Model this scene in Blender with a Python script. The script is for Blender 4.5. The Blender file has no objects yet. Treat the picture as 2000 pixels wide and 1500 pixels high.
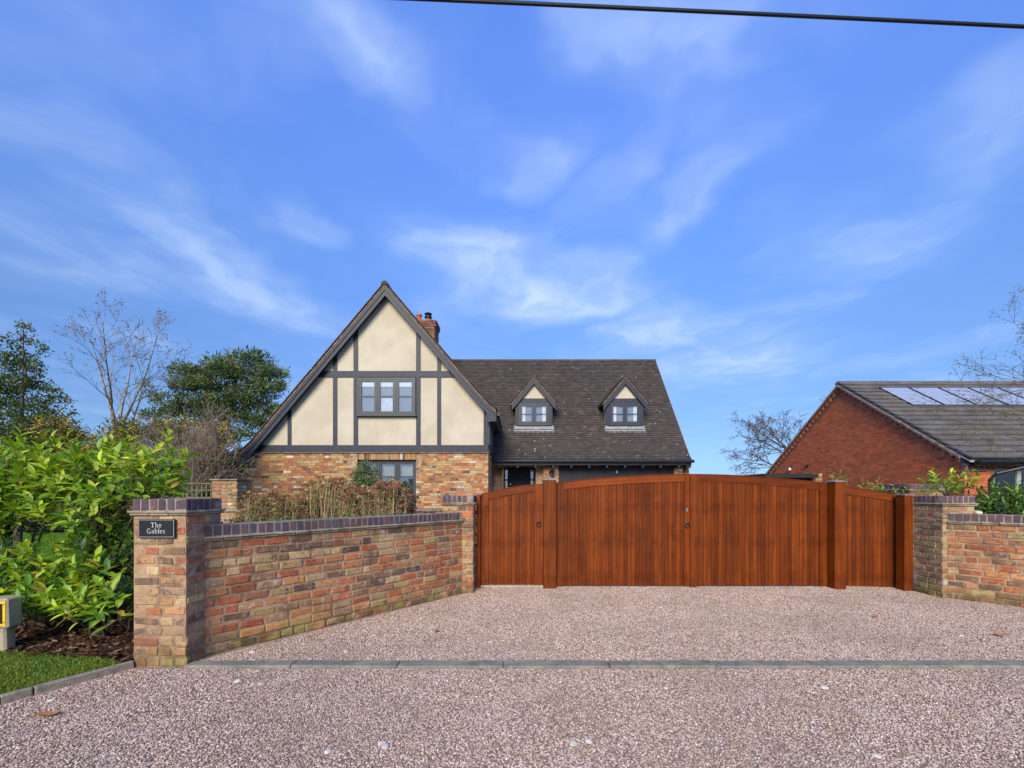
import bpy, math, random
import numpy as np
from mathutils import Vector, Matrix, noise as mnoise
R = math.radians
S = bpy.context.scene
COL = S.collection
# ---------------------------------------------------------------- camera
F = 860.0; CU = 1008.0; CV = 960.0; CZ = 1.52
cam = bpy.data.cameras.new('camera'); camo = bpy.data.objects.new('camera', cam); COL.objects.link(camo)
cam.sensor_width = 36; cam.sensor_fit = 'HORIZONTAL'; cam.lens = F/2000*36
cam.shift_y = 0.105; cam.shift_x = -0.004
cam.clip_start = 0.05; cam.clip_end = 900
camo.location = (0, 0, CZ); camo.rotation_euler = (R(90), 0, 0)
S.camera = camo
def P(u, v, Y): return Vector(((u-CU)*Y/F, Y, CZ-(v-CV)*Y/F))
def PX(u, Y): return (u-CU)*Y/F
def PZ(v, Y): return CZ-(v-CV)*Y/F
# ---------------------------------------------------------------- sky
SUN_EL, SUN_AZ = 29.0, 192.0           # azimuth clockwise from +Y (view direction)
W = bpy.data.worlds.new("World"); S.world = W; W.use_nodes = True
nt = W.node_tree; N = nt.nodes; L = nt.links; N.clear()
def wn(t, **k):
    n = N.new(t)
    for a, b in k.items(): setattr(n, a, b)
    return n
def wmath(op, a, b=None, c=None, clamp=False):
    n = wn('ShaderNodeMath', operation=op); n.use_clamp = clamp
    for i, x in enumerate((a, b, c)):
        if x is None: continue
        if isinstance(x, (int, float)): n.inputs[i].default_value = x
        else: L.new(x, n.inputs[i])
    return n.outputs[0]
sky = wn('ShaderNodeTexSky', sky_type='NISHITA'); sky.sun_disc = False
sky.sun_elevation = R(SUN_EL); sky.sun_rotation = R(SUN_AZ); sky.altitude = 0
sky.air_density = 1.0; sky.dust_density = 0.35; sky.ozone_density = 1.6
tcw = wn('ShaderNodeTexCoord')
sep = wn('ShaderNodeSeparateXYZ'); L.new(tcw.outputs['Generated'], sep.inputs[0])
dz = wmath('MAXIMUM', sep.outputs[2], 0.03)
px = wmath('DIVIDE', sep.outputs[0], dz); py = wmath('DIVIDE', sep.outputs[1], dz)
comb = wn('ShaderNodeCombineXYZ'); L.new(px, comb.inputs[0]); L.new(py, comb.inputs[1])
# soft distortion of the cloud plane
dn = wn('ShaderNodeTexNoise'); dn.inputs['Scale'].default_value = 1.6; dn.inputs['Detail'].default_value = 4; L.new(comb.outputs[0], dn.inputs['Vector'])
vs = wn('ShaderNodeVectorMath', operation='SUBTRACT'); L.new(dn.outputs['Color'], vs.inputs[0]); vs.inputs[1].default_value = (.5, .5, .5)
vsc = wn('ShaderNodeVectorMath', operation='SCALE'); L.new(vs.outputs[0], vsc.inputs[0]); vsc.inputs['Scale'].default_value = .75
va = wn('ShaderNodeVectorMath', operation='ADD'); L.new(comb.outputs[0], va.inputs[0]); L.new(vsc.outputs[0], va.inputs[1])
def planar(u, v):
    z = (CV-v)/F
    return ((u-CU)/F/z, 1/z)
# wisps of high cloud over the place: (end a, end b, half width, strength), ends given as sky directions
WISPS = [((600, 0), (760, 190), .10, .55), ((230, 330), (430, 545), .15, .42), ((430, 545), (640, 640), .28, .48), ((0, 160), (190, 330), .18, .28),
         ((1200, 40), (1330, 120), .12, .60), ((985, 290), (1080, 330), .12, .45), ((1250, 500), (1440, 290), .12, .60), ((1130, 390), (1230, 330), .10, .35),
         ((890, 480), (1000, 560), .28, .8), ((1010, 560), (1170, 590), .30, 1.0), ((1240, 650), (1330, 660), .35, .75), ((1330, 730), (1480, 700), .6, .55),
         ((600, 440), (660, 460), .12, .35), ((1660, 520), (1800, 440), .25, .35), ((1840, 300), (2000, 230), .2, .35), ((1350, 180), (1470, 330), .1, .2), ((200, 440), (120, 560), .3, .2)]
acc = None
for a, b, w, s in WISPS:
    pa = planar(*a); pb = planar(*b)
    cx, cy = (pa[0]+pb[0])/2, (pa[1]+pb[1])/2
    dx, dy = pb[0]-pa[0], pb[1]-pa[1]
    ln = math.hypot(dx, dy)/2+w*1.1; an = math.atan2(dy, dx)
    mp = wn('ShaderNodeMapping', vector_type='TEXTURE'); L.new(va.outputs[0], mp.inputs['Vector'])
    mp.inputs['Location'].default_value = (cx, cy, 0); mp.inputs['Rotation'].default_value = (0, 0, an); mp.inputs['Scale'].default_value = (ln, w*1.45, 1)
    le = wn('ShaderNodeVectorMath', operation='LENGTH'); L.new(mp.outputs[0], le.inputs[0])
    mr = wn('ShaderNodeMapRange', interpolation_type='SMOOTHERSTEP'); L.new(le.outputs['Value'], mr.inputs['Value'])
    mr.inputs['From Min'].default_value = 1.25; mr.inputs['From Max'].default_value = 0.0; mr.inputs['To Min'].default_value = 0; mr.inputs['To Max'].default_value = s
    acc = mr.outputs[0] if acc is None else wmath('MAXIMUM', acc, mr.outputs[0])
# fine streaky texture inside, faint veil all over the sky
m2 = wn('ShaderNodeMapping'); L.new(va.outputs[0], m2.inputs['Vector']); m2.inputs['Scale'].default_value = (2.6, 2.0, 1); m2.inputs['Rotation'].default_value = (0, 0, R(14))
n2 = wn('ShaderNodeTexNoise'); n2.inputs['Scale'].default_value = 1.9; n2.inputs['Detail'].default_value = 5; n2.inputs['Roughness'].default_value = .5; L.new(m2.outputs[0], n2.inputs['Vector'])
tex = wn('ShaderNodeMapRange', interpolation_type='SMOOTHSTEP'); L.new(n2.outputs['Fac'], tex.inputs['Value']); tex.inputs['From Min'].default_value = .30; tex.inputs['From Max'].default_value = .70
n3 = wn('ShaderNodeTexNoise'); n3.inputs['Scale'].default_value = .55; n3.inputs['Detail'].default_value = 5; L.new(m2.outputs[0], n3.inputs['Vector'])
veil = wn('ShaderNodeMapRange', interpolation_type='SMOOTHSTEP'); L.new(n3.outputs['Fac'], veil.inputs['Value']); veil.inputs['From Min'].default_value = .44; veil.inputs['From Max'].default_value = .75; veil.inputs['To Max'].default_value = .30
t1 = wmath('MULTIPLY_ADD', tex.outputs[0], .55, .42)
t2 = wmath('MULTIPLY', acc, t1)
t3 = wmath('MULTIPLY', veil.outputs[0], t1)
cl = wmath('ADD', t2, t3, clamp=True)
up = wn('ShaderNodeMapRange'); L.new(sep.outputs[2], up.inputs['Value']); up.inputs['From Min'].default_value = .02; up.inputs['From Max'].default_value = .16
cl = wmath('MULTIPLY', wmath('MULTIPLY', cl, up.outputs[0]), .90)
tint = wn('ShaderNodeMix', data_type='RGBA', blend_type='MULTIPLY'); tint.inputs[0].default_value = 1.0
L.new(sky.outputs[0], tint.inputs[6])
# clear winter sky: deeper blue than the model gives, and less white at the horizon
cr = wn('ShaderNodeValToRGB'); L.new(sep.outputs[2], cr.inputs[0]); er = cr.color_ramp
TN = [(.0, (.27, .40, .78)), (.035, (.28, .43, .84)), (.127, (.36, .48, .72)), (.29, (.53, .69, 1.0)), (.47, (.72, .98, 1.5)), (.61, (.9, 1.18, 1.95)), (.74, (1.03, 1.38, 2.3))]
er.elements[0].position = 0; er.elements[0].color = (*[c/2.5 for c in TN[0][1]], 1); er.elements[1].position = TN[-1][0]; er.elements[1].color = (*[c/2.5 for c in TN[-1][1]], 1)
for q, c in TN[1:-1]: x = er.elements.new(q); x.color = (*[k/2.5 for k in c], 1)
vsc2 = wn('ShaderNodeVectorMath', operation='SCALE'); L.new(cr.outputs[0], vsc2.inputs[0]); vsc2.inputs['Scale'].default_value = 2.5
L.new(vsc2.outputs[0], tint.inputs[7])
cm = wn('ShaderNodeMix', data_type='RGBA'); L.new(cl, cm.inputs[0]); L.new(tint.outputs[2], cm.inputs[6]); cm.inputs[7].default_value = (3.7, 4.7, 6.4, 1)
bg = wn('ShaderNodeBackground'); L.new(cm.outputs[2], bg.inputs[0]); bg.inputs[1].default_value = 0.15
wo = wn('ShaderNodeOutputWorld'); L.new(bg.outputs[0], wo.inputs[0])
# ---------------------------------------------------------------- sun (veiled by thin cloud: very soft shadows)
sl = bpy.data.lights.new('sun', 'SUN'); so = bpy.data.objects.new('sun', sl); COL.objects.link(so)
sl.energy = 3.8; sl.angle = R(30); sl.color = (1, .87, .66)
sd = Vector((math.sin(R(SUN_AZ))*math.cos(R(SUN_EL)), math.cos(R(SUN_AZ))*math.cos(R(SUN_EL)), math.sin(R(SUN_EL))))
so.rotation_euler = sd.to_track_quat('Z', 'Y').to_euler(); so.location = sd*60
S.view_settings.view_transform = 'Standard'; S.view_settings.look = 'None'; S.view_settings.gamma = 1; S.view_settings.exposure = 0.25
S.view_settings.use_curve_mapping = False

# ---------------------------------------------------------------- materials
def newmat(name):
    m = bpy.data.materials.new(name); m.use_nodes = True; m.node_tree.nodes.clear(); return m
class NT:
    def __init__(s, m): s.t = m.node_tree; s.N = s.t.nodes; s.L = s.t.links
    def n(s, t, ins=None, **k):
        x = s.N.new(t)
        for a, b in k.items(): setattr(x, a, b)
        for a, b in (ins or {}).items():
            if hasattr(b, 'is_output') or isinstance(b, bpy.types.NodeSocket): s.L.new(b, x.inputs[a])
            else: x.inputs[a].default_value = b
        return x
    def math(s, op, a, b=0.0, clamp=False):
        x = s.N.new('ShaderNodeMath'); x.operation = op; x.use_clamp = clamp
        for i, q in enumerate((a, b)):
            if isinstance(q, (int, float)): x.inputs[i].default_value = q
            else: s.L.new(q, x.inputs[i])
        return x.outputs[0]
    def mix(s, f, a, b, bt='MIX'):
        x = s.N.new('ShaderNodeMix'); x.data_type = 'RGBA'; x.blend_type = bt
        for i, q in ((0, f), (6, a), (7, b)):
            if isinstance(q, (int, float)): x.inputs[i].default_value = q
            elif isinstance(q, tuple): x.inputs[i].default_value = q if len(q) == 4 else (*q, 1)
            else: s.L.new(q, x.inputs[i])
        return x.outputs[2]
    def noise(s, vec, scale, detail=4, rough=.55, out='Fac'):
        x = s.n('ShaderNodeTexNoise', {'Scale': scale, 'Detail': detail, 'Roughness': rough})
        if vec is not None: s.L.new(vec, x.inputs['Vector'])
        return x.outputs[out]
    def ramp(s, f, lo, hi, a=0.0, b=1.0):
        x = s.n('ShaderNodeMapRange', {'Value': f, 'From Min': lo, 'From Max': hi, 'To Min': a, 'To Max': b}); x.interpolation_type = 'SMOOTHSTEP'
        return x.outputs[0]
    def objvec(s, rnd=40.0):
        tc = s.n('ShaderNodeTexCoord'); oi = s.n('ShaderNodeObjectInfo')
        m = s.math('MULTIPLY', oi.outputs['Random'], rnd)
        v = s.n('ShaderNodeVectorMath', operation='ADD'); s.L.new(tc.outputs['Object'], v.inputs[0]); s.L.new(m, v.inputs[1])
        return v.outputs[0], oi.outputs['Random']
    def pos(s):
        g = s.n('ShaderNodeNewGeometry'); return g.outputs['Position']
    def attr(s, name='Col'):
        return s.n('ShaderNodeAttribute', attribute_name=name).outputs['Color']
    def out(s, col, rough=.8, spec=.3, bump=None, bstr=.3, bdist=.004, metal=0.0, extra=None):
        p = s.n('ShaderNodeBsdfPrincipled')
        for k, q in (('Base Color', col), ('Roughness', rough), ('Specular IOR Level', spec), ('Metallic', metal)):
            if isinstance(q, tuple): p.inputs[k].default_value = q if len(q) == 4 else (*q, 1)
            elif isinstance(q, (int, float)): p.inputs[k].default_value = q
            else: s.L.new(q, p.inputs[k])
        for k, q in (extra or {}).items(): p.inputs[k].default_value = q
        if bump is not None:
            b = s.n('ShaderNodeBump', {'Strength': bstr, 'Distance': bdist, 'Height': bump}); s.L.new(b.outputs[0], p.inputs['Normal'])
        o = s.n('ShaderNodeOutputMaterial'); s.L.new(p.outputs[0], o.inputs[0])
        return p
def simple(name, col, rough=.6, spec=.3, metal=0.0, nscale=30, nvar=.25, bump=.15, bdist=.002, extra=None):
    m = newmat(name); t = NT(m); v, rnd = t.objvec()
    n = t.noise(v, nscale, 5)
    c = t.mix(t.ramp(n, .3, .75), tuple(x*(1-nvar) for x in col), tuple(min(1, x*(1+nvar)) for x in col))
    t.out(c, rough, spec, n, bump, bdist, metal, extra); return m
def brick_mat(name, buff=(.50, .37, .20), dark=(.085, .06, .05), white=(.62, .57, .50), kb=.75, kd=.8, kw=.55, scale=1.0, moss=True, bdist=.005, rvar=.3):
    m = newmat(name); t = NT(m); v, rnd = t.objvec(); p = t.pos(); c = t.attr()
    c = t.mix(t.math('MULTIPLY', t.ramp(t.noise(v, 13*scale, 5, .62), .46, .66), kb), c, buff)
    c = t.mix(t.math('MULTIPLY', t.ramp(t.noise(v, 17*scale, 6, .7), .53, .68), kd), c, dark)
    c = t.mix(t.math('MULTIPLY', t.ramp(t.noise(v, 70*scale, 5, .7), .50, .66), .6), c, dark)
    c = t.mix(t.math('MULTIPLY', t.ramp(t.noise(v, 33*scale, 5, .7), .55, .68), .55*kb), c, buff)
    c = t.mix(t.math('MULTIPLY', t.ramp(t.noise(p, 7*scale, 8, .72), .58, .67), kw), c, white)
    hs = t.n('ShaderNodeHueSaturation', {'Color': c}); t.L.new(t.math('MULTIPLY_ADD', rnd, rvar), hs.inputs['Value'])
    hs.inputs['Value'].links[0].from_node.inputs[2].default_value = 1-rvar/2
    c = hs.outputs[0]
    if moss:
        c = t.mix(t.math('MULTIPLY', t.ramp(t.noise(p, 1.7, 6, .7), .50, .68), .55), c, (.13, .09, .06))
        c = t.mix(t.math('MULTIPLY', t.ramp(t.noise(p, 2.6, 6, .7), .52, .70), .25), c, (.42, .27, .14))
        s = t.n('ShaderNodeSeparateXYZ'); t.L.new(p, s.inputs[0])
        lo = t.ramp(s.outputs[2], .19, .02)
        k = t.math('MULTIPLY', lo, t.ramp(t.noise(p, 5, 5, .7), .40, .58))
        c = t.mix(t.math('MULTIPLY', k, .8), c, (.10, .085, .03))
        k3 = t.math('MULTIPLY', t.ramp(t.math('ABSOLUTE', t.math('SUBTRACT', s.outputs[2], 1.0)), .16, .02), t.ramp(t.noise(p, 2.4, 6, .7), .44, .60))
        c = t.mix(t.math('MULTIPLY', k3, .65), c, (.10, .075, .05))
        k2 = t.math('MULTIPLY', t.ramp(s.outputs[2], .30, .05), t.ramp(t.noise(p, 3.1, 4, .6), .52, .62))
        c = t.mix(t.math('MULTIPLY', k2, .75), c, (.30, .25, .07))
    b = t.math('ADD', t.noise(v, 45*scale, 6, .7), t.math('MULTIPLY', t.noise(v, 14*scale, 3), 1.2))
    t.out(c, .88, .2, b, .55, bdist); return m
M = {}
M['brick'] = brick_mat('weathered_brick', kb=.45, kd=.95, buff=(.50, .33, .16))
M['housebrick'] = brick_mat('house_brick', kb=.45, kd=.55, kw=.5, scale=.8, moss=False, dark=(.10, .06, .04))
M['redbrick'] = brick_mat('red_brick', buff=(.52, .17, .075), dark=(.26, .07, .04), kb=.4, kd=.2, kw=.06, scale=.6, moss=False, bdist=.002, rvar=.2)
M['chimbrick'] = brick_mat('chimney_brick', buff=(.30, .20, .13), dark=(.06, .04, .035), kb=.4, kd=.6, kw=.2, scale=.8, moss=False)
M['bluebrick'] = brick_mat('blue_coping_brick', buff=(.11, .065, .07), dark=(.05, .045, .055), white=(.4, .38, .36), kb=.5, kd=.5, kw=.12, moss=False, bdist=.002)
def mortar_mat(name, a, b, bdist=.006, moss=False):
    m = newmat(name); t = NT(m); p = t.pos()
    n = t.noise(p, 9, 6, .65)
    c = t.mix(t.ramp(n, .35, .68), a, b)
    c = t.mix(t.math('MULTIPLY', t.ramp(t.noise(p, 3.3, 7, .72), .48, .62), .7), c, (.12, .095, .065))
    c = t.mix(t.math('MULTIPLY', t.ramp(t.noise(p, 26, 6, .7), .55, .68), .5), c, (.09, .07, .05))
    if moss:
        s = t.n('ShaderNodeSeparateXYZ'); t.L.new(p, s.inputs[0])
        k = t.math('MULTIPLY', t.ramp(s.outputs[2], .22, .03), t.ramp(t.noise(p, 5, 5, .7), .40, .56))
        c = t.mix(t.math('MULTIPLY', k, .8), c, (.11, .09, .035))
    t.out(c, .95, .1, t.noise(p, 120, 5, .7), .6, bdist); return m
M['mortar'] = mortar_mat('sandy_mortar', (.34, .215, .13), (.46, .32, .20), moss=True)
M['palemortar'] = mortar_mat('pale_mortar', (.24, .20, .15), (.36, .31, .24))
M['housemortar'] = mortar_mat('house_mortar', (.36, .24, .15), (.48, .35, .23))
M['redmortar'] = mortar_mat('red_brick_mortar', (.44, .20, .12), (.50, .25, .16), .002)
M['creasing'] = mortar_mat('creasing_tile_mortar', (.28, .23, .16), (.40, .34, .25))
def tile_mat(name, lich=.0, moss=(.10, .09, .03), km=.35, lscale=9):
    m = newmat(name); t = NT(m); p = t.pos(); c = t.attr(); oi = t.n('ShaderNodeObjectInfo')
    c = t.mix(t.math('MULTIPLY', t.ramp(t.noise(p, 1.1, 5, .6), .45, .68), km), c, moss)
    c = t.mix(t.math('MULTIPLY', t.ramp(t.noise(p, 26, 5, .7), .5, .72), .4), c, (.12, .105, .085))
    if lich:
        vo = t.n('ShaderNodeTexVoronoi', {'Scale': lscale, 'Vector': p})
        sp = t.n('ShaderNodeSeparateColor', {'Color': vo.outputs['Color']})
        r = t.math('MULTIPLY', t.ramp(sp.outputs[0], .62, 1.0), lich)
        k = t.math('LESS_THAN', t.math('ADD', vo.outputs['Distance'], t.math('MULTIPLY', t.noise(p, 60, 3), .12)), t.math('ADD', r, .045))
        k = t.math('MULTIPLY', k, t.math('MULTIPLY', t.math('GREATER_THAN', sp.outputs[1], .35), t.ramp(t.noise(p, .8, 3), .42, .56)))
        c = t.mix(k, c, (.62, .60, .54))
    t.out(c, .85, .25, t.noise(p, 50, 5, .7), .4, .004); return m
M['rooftile'] = tile_mat('brown_plain_tile', .22, moss=(.11, .10, .065), km=.2)
M['bungtile'] = tile_mat('grey_concrete_tile', .10, moss=(.13, .12, .085), km=.4, lscale=5)
def render_mat():
    m = newmat('cream_render'); t = NT(m); p = t.pos()
    n = t.noise(p, 1.3, 5, .6); n2 = t.noise(p, 60, 4, .7)
    c = t.mix(t.ramp(n, .35, .7), (.50, .44, .325), (.58, .525, .40))
    mp = t.n('ShaderNodeMapping', {'Vector': p, 'Scale': (7, 7, .7)})
    c = t.mix(t.math('MULTIPLY', t.ramp(t.noise(mp.outputs[0], 1.6, 5), .52, .75), .3), c, (.40, .35, .26))
    t.out(c, .9, .15, n2, .25, .003); return m
M['render'] = render_mat()
M['timber'] = simple('slate_painted_timber', (.026, .033, .050), .5, .35, nscale=20, nvar=.25, bump=.3)
M['frame'] = simple('grey_window_frame', (.036, .041, .055), .38, .4, nscale=25, nvar=.12, bump=.05)
M['black'] = simple('black_painted_metal', (.008, .008, .009), .4, .5, nscale=40, nvar=.3, bump=.1)
M['gutter'] = simple('black_plastic_gutter', (.012, .012, .014), .35, .5, nscale=10, nvar=.2, bump=.05)
M['doorblack'] = simple('black_door_paint', (.012, .012, .015), .5, .4, nscale=10, nvar=.2, bump=.1)
M['blinds'] = simple('white_blind_cloth', (.72, .72, .70), .9, .1, nscale=60, nvar=.05)
M['dimblind'] = simple('dim_cream_blind', (.27, .245, .16), .9, .1, nscale=3, nvar=.15)
M['curtain'] = simple('pale_curtain_cloth', (.75, .74, .72), .9, .1, nscale=30, nvar=.08)
M['room'] = simple('dim_room_wall', (.26, .26, .26), .9, .1, nscale=3, nvar=.1)
M['picture'] = simple('pale_object_indoors', (.62, .64, .68), .9, .1, nscale=3, nvar=.2)
M['lead'] = simple('lead_flashing', (.32, .325, .33), .55, .4, nscale=15, nvar=.25, bump=.4)
M['terracotta'] = simple('terracotta_pot', (.42, .13, .06), .8, .2, nscale=14, nvar=.3)
M['cowl'] = simple('dark_metal_cowl_unlit_room', (.03, .035, .045), .4, .5, metal=.6)
M['verge'] = simple('verge_mortar', (.25, .165, .11), .95, .1, nscale=7, nvar=.4, bump=.5, bdist=.006)
M['soil'] = simple('dark_soil', (.045, .030, .020), .95, .1, nscale=12, nvar=.5, bump=.8, bdist=.02)
M['concrete'] = None
def concrete(name, a, b, moss=.5, agg=True):
    m = newmat(name); t = NT(m); p = t.pos()
    c = t.mix(t.ramp(t.noise(p, 4, 6, .65), .35, .68), a, b)
    vo = t.n('ShaderNodeTexVoronoi', {'Scale': 160.0, 'Vector': p}); sc = t.n('ShaderNodeSeparateColor', {'Color': vo.outputs['Color']})
    if agg: c = t.mix(t.math('MULTIPLY', t.ramp(sc.outputs[0], .5, 1), .4), c, (.5, .46, .38))
    c = t.mix(t.math('MULTIPLY', t.ramp(t.noise(p, 9, 5, .7), .5, .66), moss), c, (.10, .10, .05))
    b_ = t.math('ADD', t.noise(p, 160, 5, .7), t.math('MULTIPLY', vo.outputs['Distance'], .6))
    t.out(c, .92, .15, b_, .6, .004); return m
M['kerb'] = concrete('grey_kerb_concrete', (.15, .14, .11), (.27, .24, .175), .4)
M['edging'] = concrete('mossy_edging_concrete', (.22, .185, .13), (.30, .26, .19), .6)
M['post'] = concrete('aggregate_concrete', (.36, .30, .19), (.46, .39, .26), .35)
M['threshold'] = simple('pale_threshold', (.42, .36, .26), .9, .1, nscale=20, nvar=.3)
def wood_mat(name, a, b, dark, rough=.36, axis=2):
    m = newmat(name); t = NT(m); v, rnd = t.objvec(60); p = t.pos()
    sc = [26.0, 26.0, 26.0]; sc[axis] = 1.3
    mp = t.n('ShaderNodeMapping', {'Vector': v, 'Scale': tuple(sc)})
    g = t.noise(mp.outputs[0], 1.0, 7, .62)
    sc2 = [90.0, 90.0, 90.0]; sc2[axis] = 3.0
    mp2 = t.n('ShaderNodeMapping', {'Vector': v, 'Scale': tuple(sc2)}); g2 = t.noise(mp2.outputs[0], 1.0, 4, .6)
    c = t.mix(t.ramp(g, .3, .7), a, b)
    c = t.mix(t.math('MULTIPLY', t.ramp(g2, .45, .7), .45), c, dark)
    c = t.mix(t.math('MULTIPLY', t.ramp(t.noise(p, 3.2, 4, .6), .46, .66), .25), c, dark)
    # stain that soaked in along the rails behind the boards
    s = t.n('ShaderNodeSeparateXYZ'); t.L.new(p, s.inputs[0])
    for z0 in (1.26, .72, .14):
        d = t.math('ABSOLUTE', t.math('SUBTRACT', s.outputs[2], z0))
        k = t.math('MULTIPLY', t.ramp(d, .13, .02), t.ramp(t.noise(p, 4, 4, .6), .38, .62))
        c = t.mix(t.math('MULTIPLY', k, .38), c, dark)
    hs = t.n('ShaderNodeHueSaturation', {'Color': c}); mm = t.n('ShaderNodeMath', operation='MULTIPLY_ADD'); t.L.new(rnd, mm.inputs[0]); mm.inputs[1].default_value = .42; mm.inputs[2].default_value = .62; t.L.new(mm.outputs[0], hs.inputs['Value'])
    t.out(hs.outputs[0], rough, .16, g2, .2, .0015); return m
M['capwood'] = simple('sky_lit_post_cap', (.26, .19, .16), .6, .3, nscale=25, nvar=.25, bump=.3)  # paler than the shafts: sky light on the caps is put into the colour
M['wood'] = wood_mat('stained_hardwood', (.155, .029, .004), (.255, .058, .006), (.070, .014, .003), .5)
M['woodh'] = wood_mat('stained_hardwood_rail', (.175, .034, .005), (.27, .060, .007), (.09, .018, .004), .45, axis=0)
M['oldwood'] = simple('greenish_old_wood', (.20, .19, .10), .9, .1, nscale=20, nvar=.3, bump=.4)
def foliage(name, rough=.55, trans=.35, spec=.3, tcol=(1.25, 1.2, .5)):
    m = newmat(name); t = NT(m); c = t.attr(); v, rnd = t.objvec()
    hs = t.n('ShaderNodeHueSaturation', {'Color': c}); t.L.new(t.math('ADD', t.math('MULTIPLY', rnd, .35), .82), hs.inputs['Value'])
    c = hs.outputs[0]
    p = t.n('ShaderNodeBsdfPrincipled', {'Base Color': c, 'Roughness': rough, 'Specular IOR Level': spec})
    tr = t.n('ShaderNodeBsdfTranslucent', {'Color': t.mix(1.0, c, tcol, 'MULTIPLY')})
    mx = t.n('ShaderNodeMixShader', {0: trans}); t.L.new(p.outputs[0], mx.inputs[1]); t.L.new(tr.outputs[0], mx.inputs[2])
    o = t.n('ShaderNodeOutputMaterial'); t.L.new(mx.outputs[0], o.inputs[0]); return m
M['laurel'] = foliage('glossy_laurel_leaf', .42, .34, .4)
M['leaf'] = foliage('tree_leaf', .6, .25)
M['dryleaf'] = foliage('dry_plant', .9, .25, .1, (1.1, 1.0, .8))
M['grass'] = foliage('grass_blade', .6, .35)
def bark_mat(name, a, b, sc=8.0):
    m = newmat(name); t = NT(m); p = t.pos()
    mp = t.n('ShaderNodeMapping', {'Vector': p, 'Scale': (sc, sc, sc*.35)})
    n = t.noise(mp.outputs[0], 2, 6, .65)
    t.out(t.mix(t.ramp(n, .38, .62), a, b), .9, .15, n, .6, .02); return m
M['birch'] = bark_mat('birch_bark', (.10, .085, .07), (.40, .37, .33))
M['bark'] = bark_mat('brown_bark', (.06, .045, .035), (.15, .11, .08))
M['pinebark'] = bark_mat('pine_bark', (.07, .04, .03), (.22, .11, .06))
M['twig'] = bark_mat('pinkish_twig', (.20, .14, .11), (.36, .27, .22))
M['greentwig'] = bark_mat('lichened_twig', (.09, .08, .045), (.19, .17, .10))
M['yellow'] = simple('yellow_enamel', (.75, .52, .02), .4, .4, nscale=20, nvar=.1)
M['darkplate'] = simple('dark_plate_print', (.045, .012, .01), .4, .4)
M['greenplate'] = simple('green_plate_print', (.12, .35, .22), .4, .4)
M['signblack'] = simple('sign_slate', (.012, .012, .014), .45, .4, nvar=.2)
M['signwhite'] = simple('sign_white_print', (.62, .62, .60), .6, .3, nvar=.05)
M['steel'] = simple('steel', (.45, .44, .40), .3, .5, metal=.8)
M['bluegrey'] = simple('blue_grey_mortar_strip', (.17, .17, .19), .8, .2, nscale=12, nvar=.3)
M['upvc'] = simple('pale_grey_frame', (.38, .42, .38), .45, .4, nvar=.1)
M['stone'] = simple('pale_flint', (.60, .53, .44), .8, .2, nscale=30, nvar=.2, bump=.4)
M['deadleaf'] = simple('dead_leaf', (.34, .15, .07), .8, .2, nscale=30, nvar=.3)
M['cable'] = simple('black_cable_sheath', (.012, .016, .018), .5, .4, nscale=40)
M['asphaltroof'] = simple('flat_roof_felt', (.03, .03, .032), .8, .2)
def glass_mat(name, tint=(.55, .62, .72), k=.5):
    m = newmat(name); t = NT(m)
    g = t.n('ShaderNodeBsdfGlossy', {'Color': (.95, .97, 1, 1), 'Roughness': .015})
    tr = t.n('ShaderNodeBsdfTransparent', {'Color': (*tint, 1)})
    p = t.pos(); b = t.n('ShaderNodeBump', {'Strength': .05, 'Distance': .02, 'Height': t.noise(p, 1.6, 2)}); t.L.new(b.outputs[0], g.inputs['Normal'])
    fr = t.n('ShaderNodeFresnel', {'IOR': 1.5}); f = t.math('ADD', fr.outputs[0], k, clamp=True)
    mx = t.n('ShaderNodeMixShader'); t.L.new(f, mx.inputs[0]); t.L.new(tr.outputs[0], mx.inputs[1]); t.L.new(g.outputs[0], mx.inputs[2])
    o = t.n('ShaderNodeOutputMaterial'); t.L.new(mx.outputs[0], o.inputs[0]); return m
M['glass'] = glass_mat('window_glass', (.95, .97, .98), k=.07)
M['solar'] = newmat('solar_glass_sky_sheen'); _t = NT(M['solar'])
_t.out(_t.mix(_t.ramp(_t.noise(_t.pos(), 40, 3), .3, .7), (.40, .41, .38), (.45, .46, .43)), .22, 1.0, extra={'Coat Weight': 1.0, 'Coat Roughness': .04, 'Coat IOR': 1.9})  # pale base colour stands in for bright sky mirrored in the panels
def gravel_mat():
    m = newmat('pink_gravel'); t = NT(m); oi = t.n('ShaderNodeObjectInfo'); p = t.pos()
    cr = t.n('ShaderNodeValToRGB', {0: oi.outputs['Random']}); e = cr.color_ramp; e.interpolation = 'CONSTANT'
    pal = [(0, (.38, .25, .19)), (.16, (.51, .37, .28)), (.33, (.25, .165, .13)), (.46, (.62, .49, .37)), (.59, (.43, .31, .215)), (.70, (.70, .60, .48)), (.77, (.14, .10, .085)), (.85, (.46, .33, .19)), (.91, (.56, .41, .31)), (.97, (.80, .74, .66))]
    e.elements[0].position = 0; e.elements[0].color = (*pal[0][1], 1); e.elements[1].position = pal[1][0]; e.elements[1].color = (*pal[1][1], 1)
    for q, c in pal[2:]: x = e.elements.new(q); x.color = (*c, 1)
    c = t.mix(t.math('MULTIPLY', t.ramp(t.noise(p, .9, 5, .6), .42, .66), .30), cr.outputs[0], (.24, .18, .13))
    c = t.mix(t.math('MULTIPLY', t.ramp(t.noise(p, 2.3, 5, .6), .50, .72), .25), c, (.62, .52, .46))
    t.out(c, .85, .2, t.noise(p, 300, 3), .3, .001); return m
M['gravel'] = gravel_mat()
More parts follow.
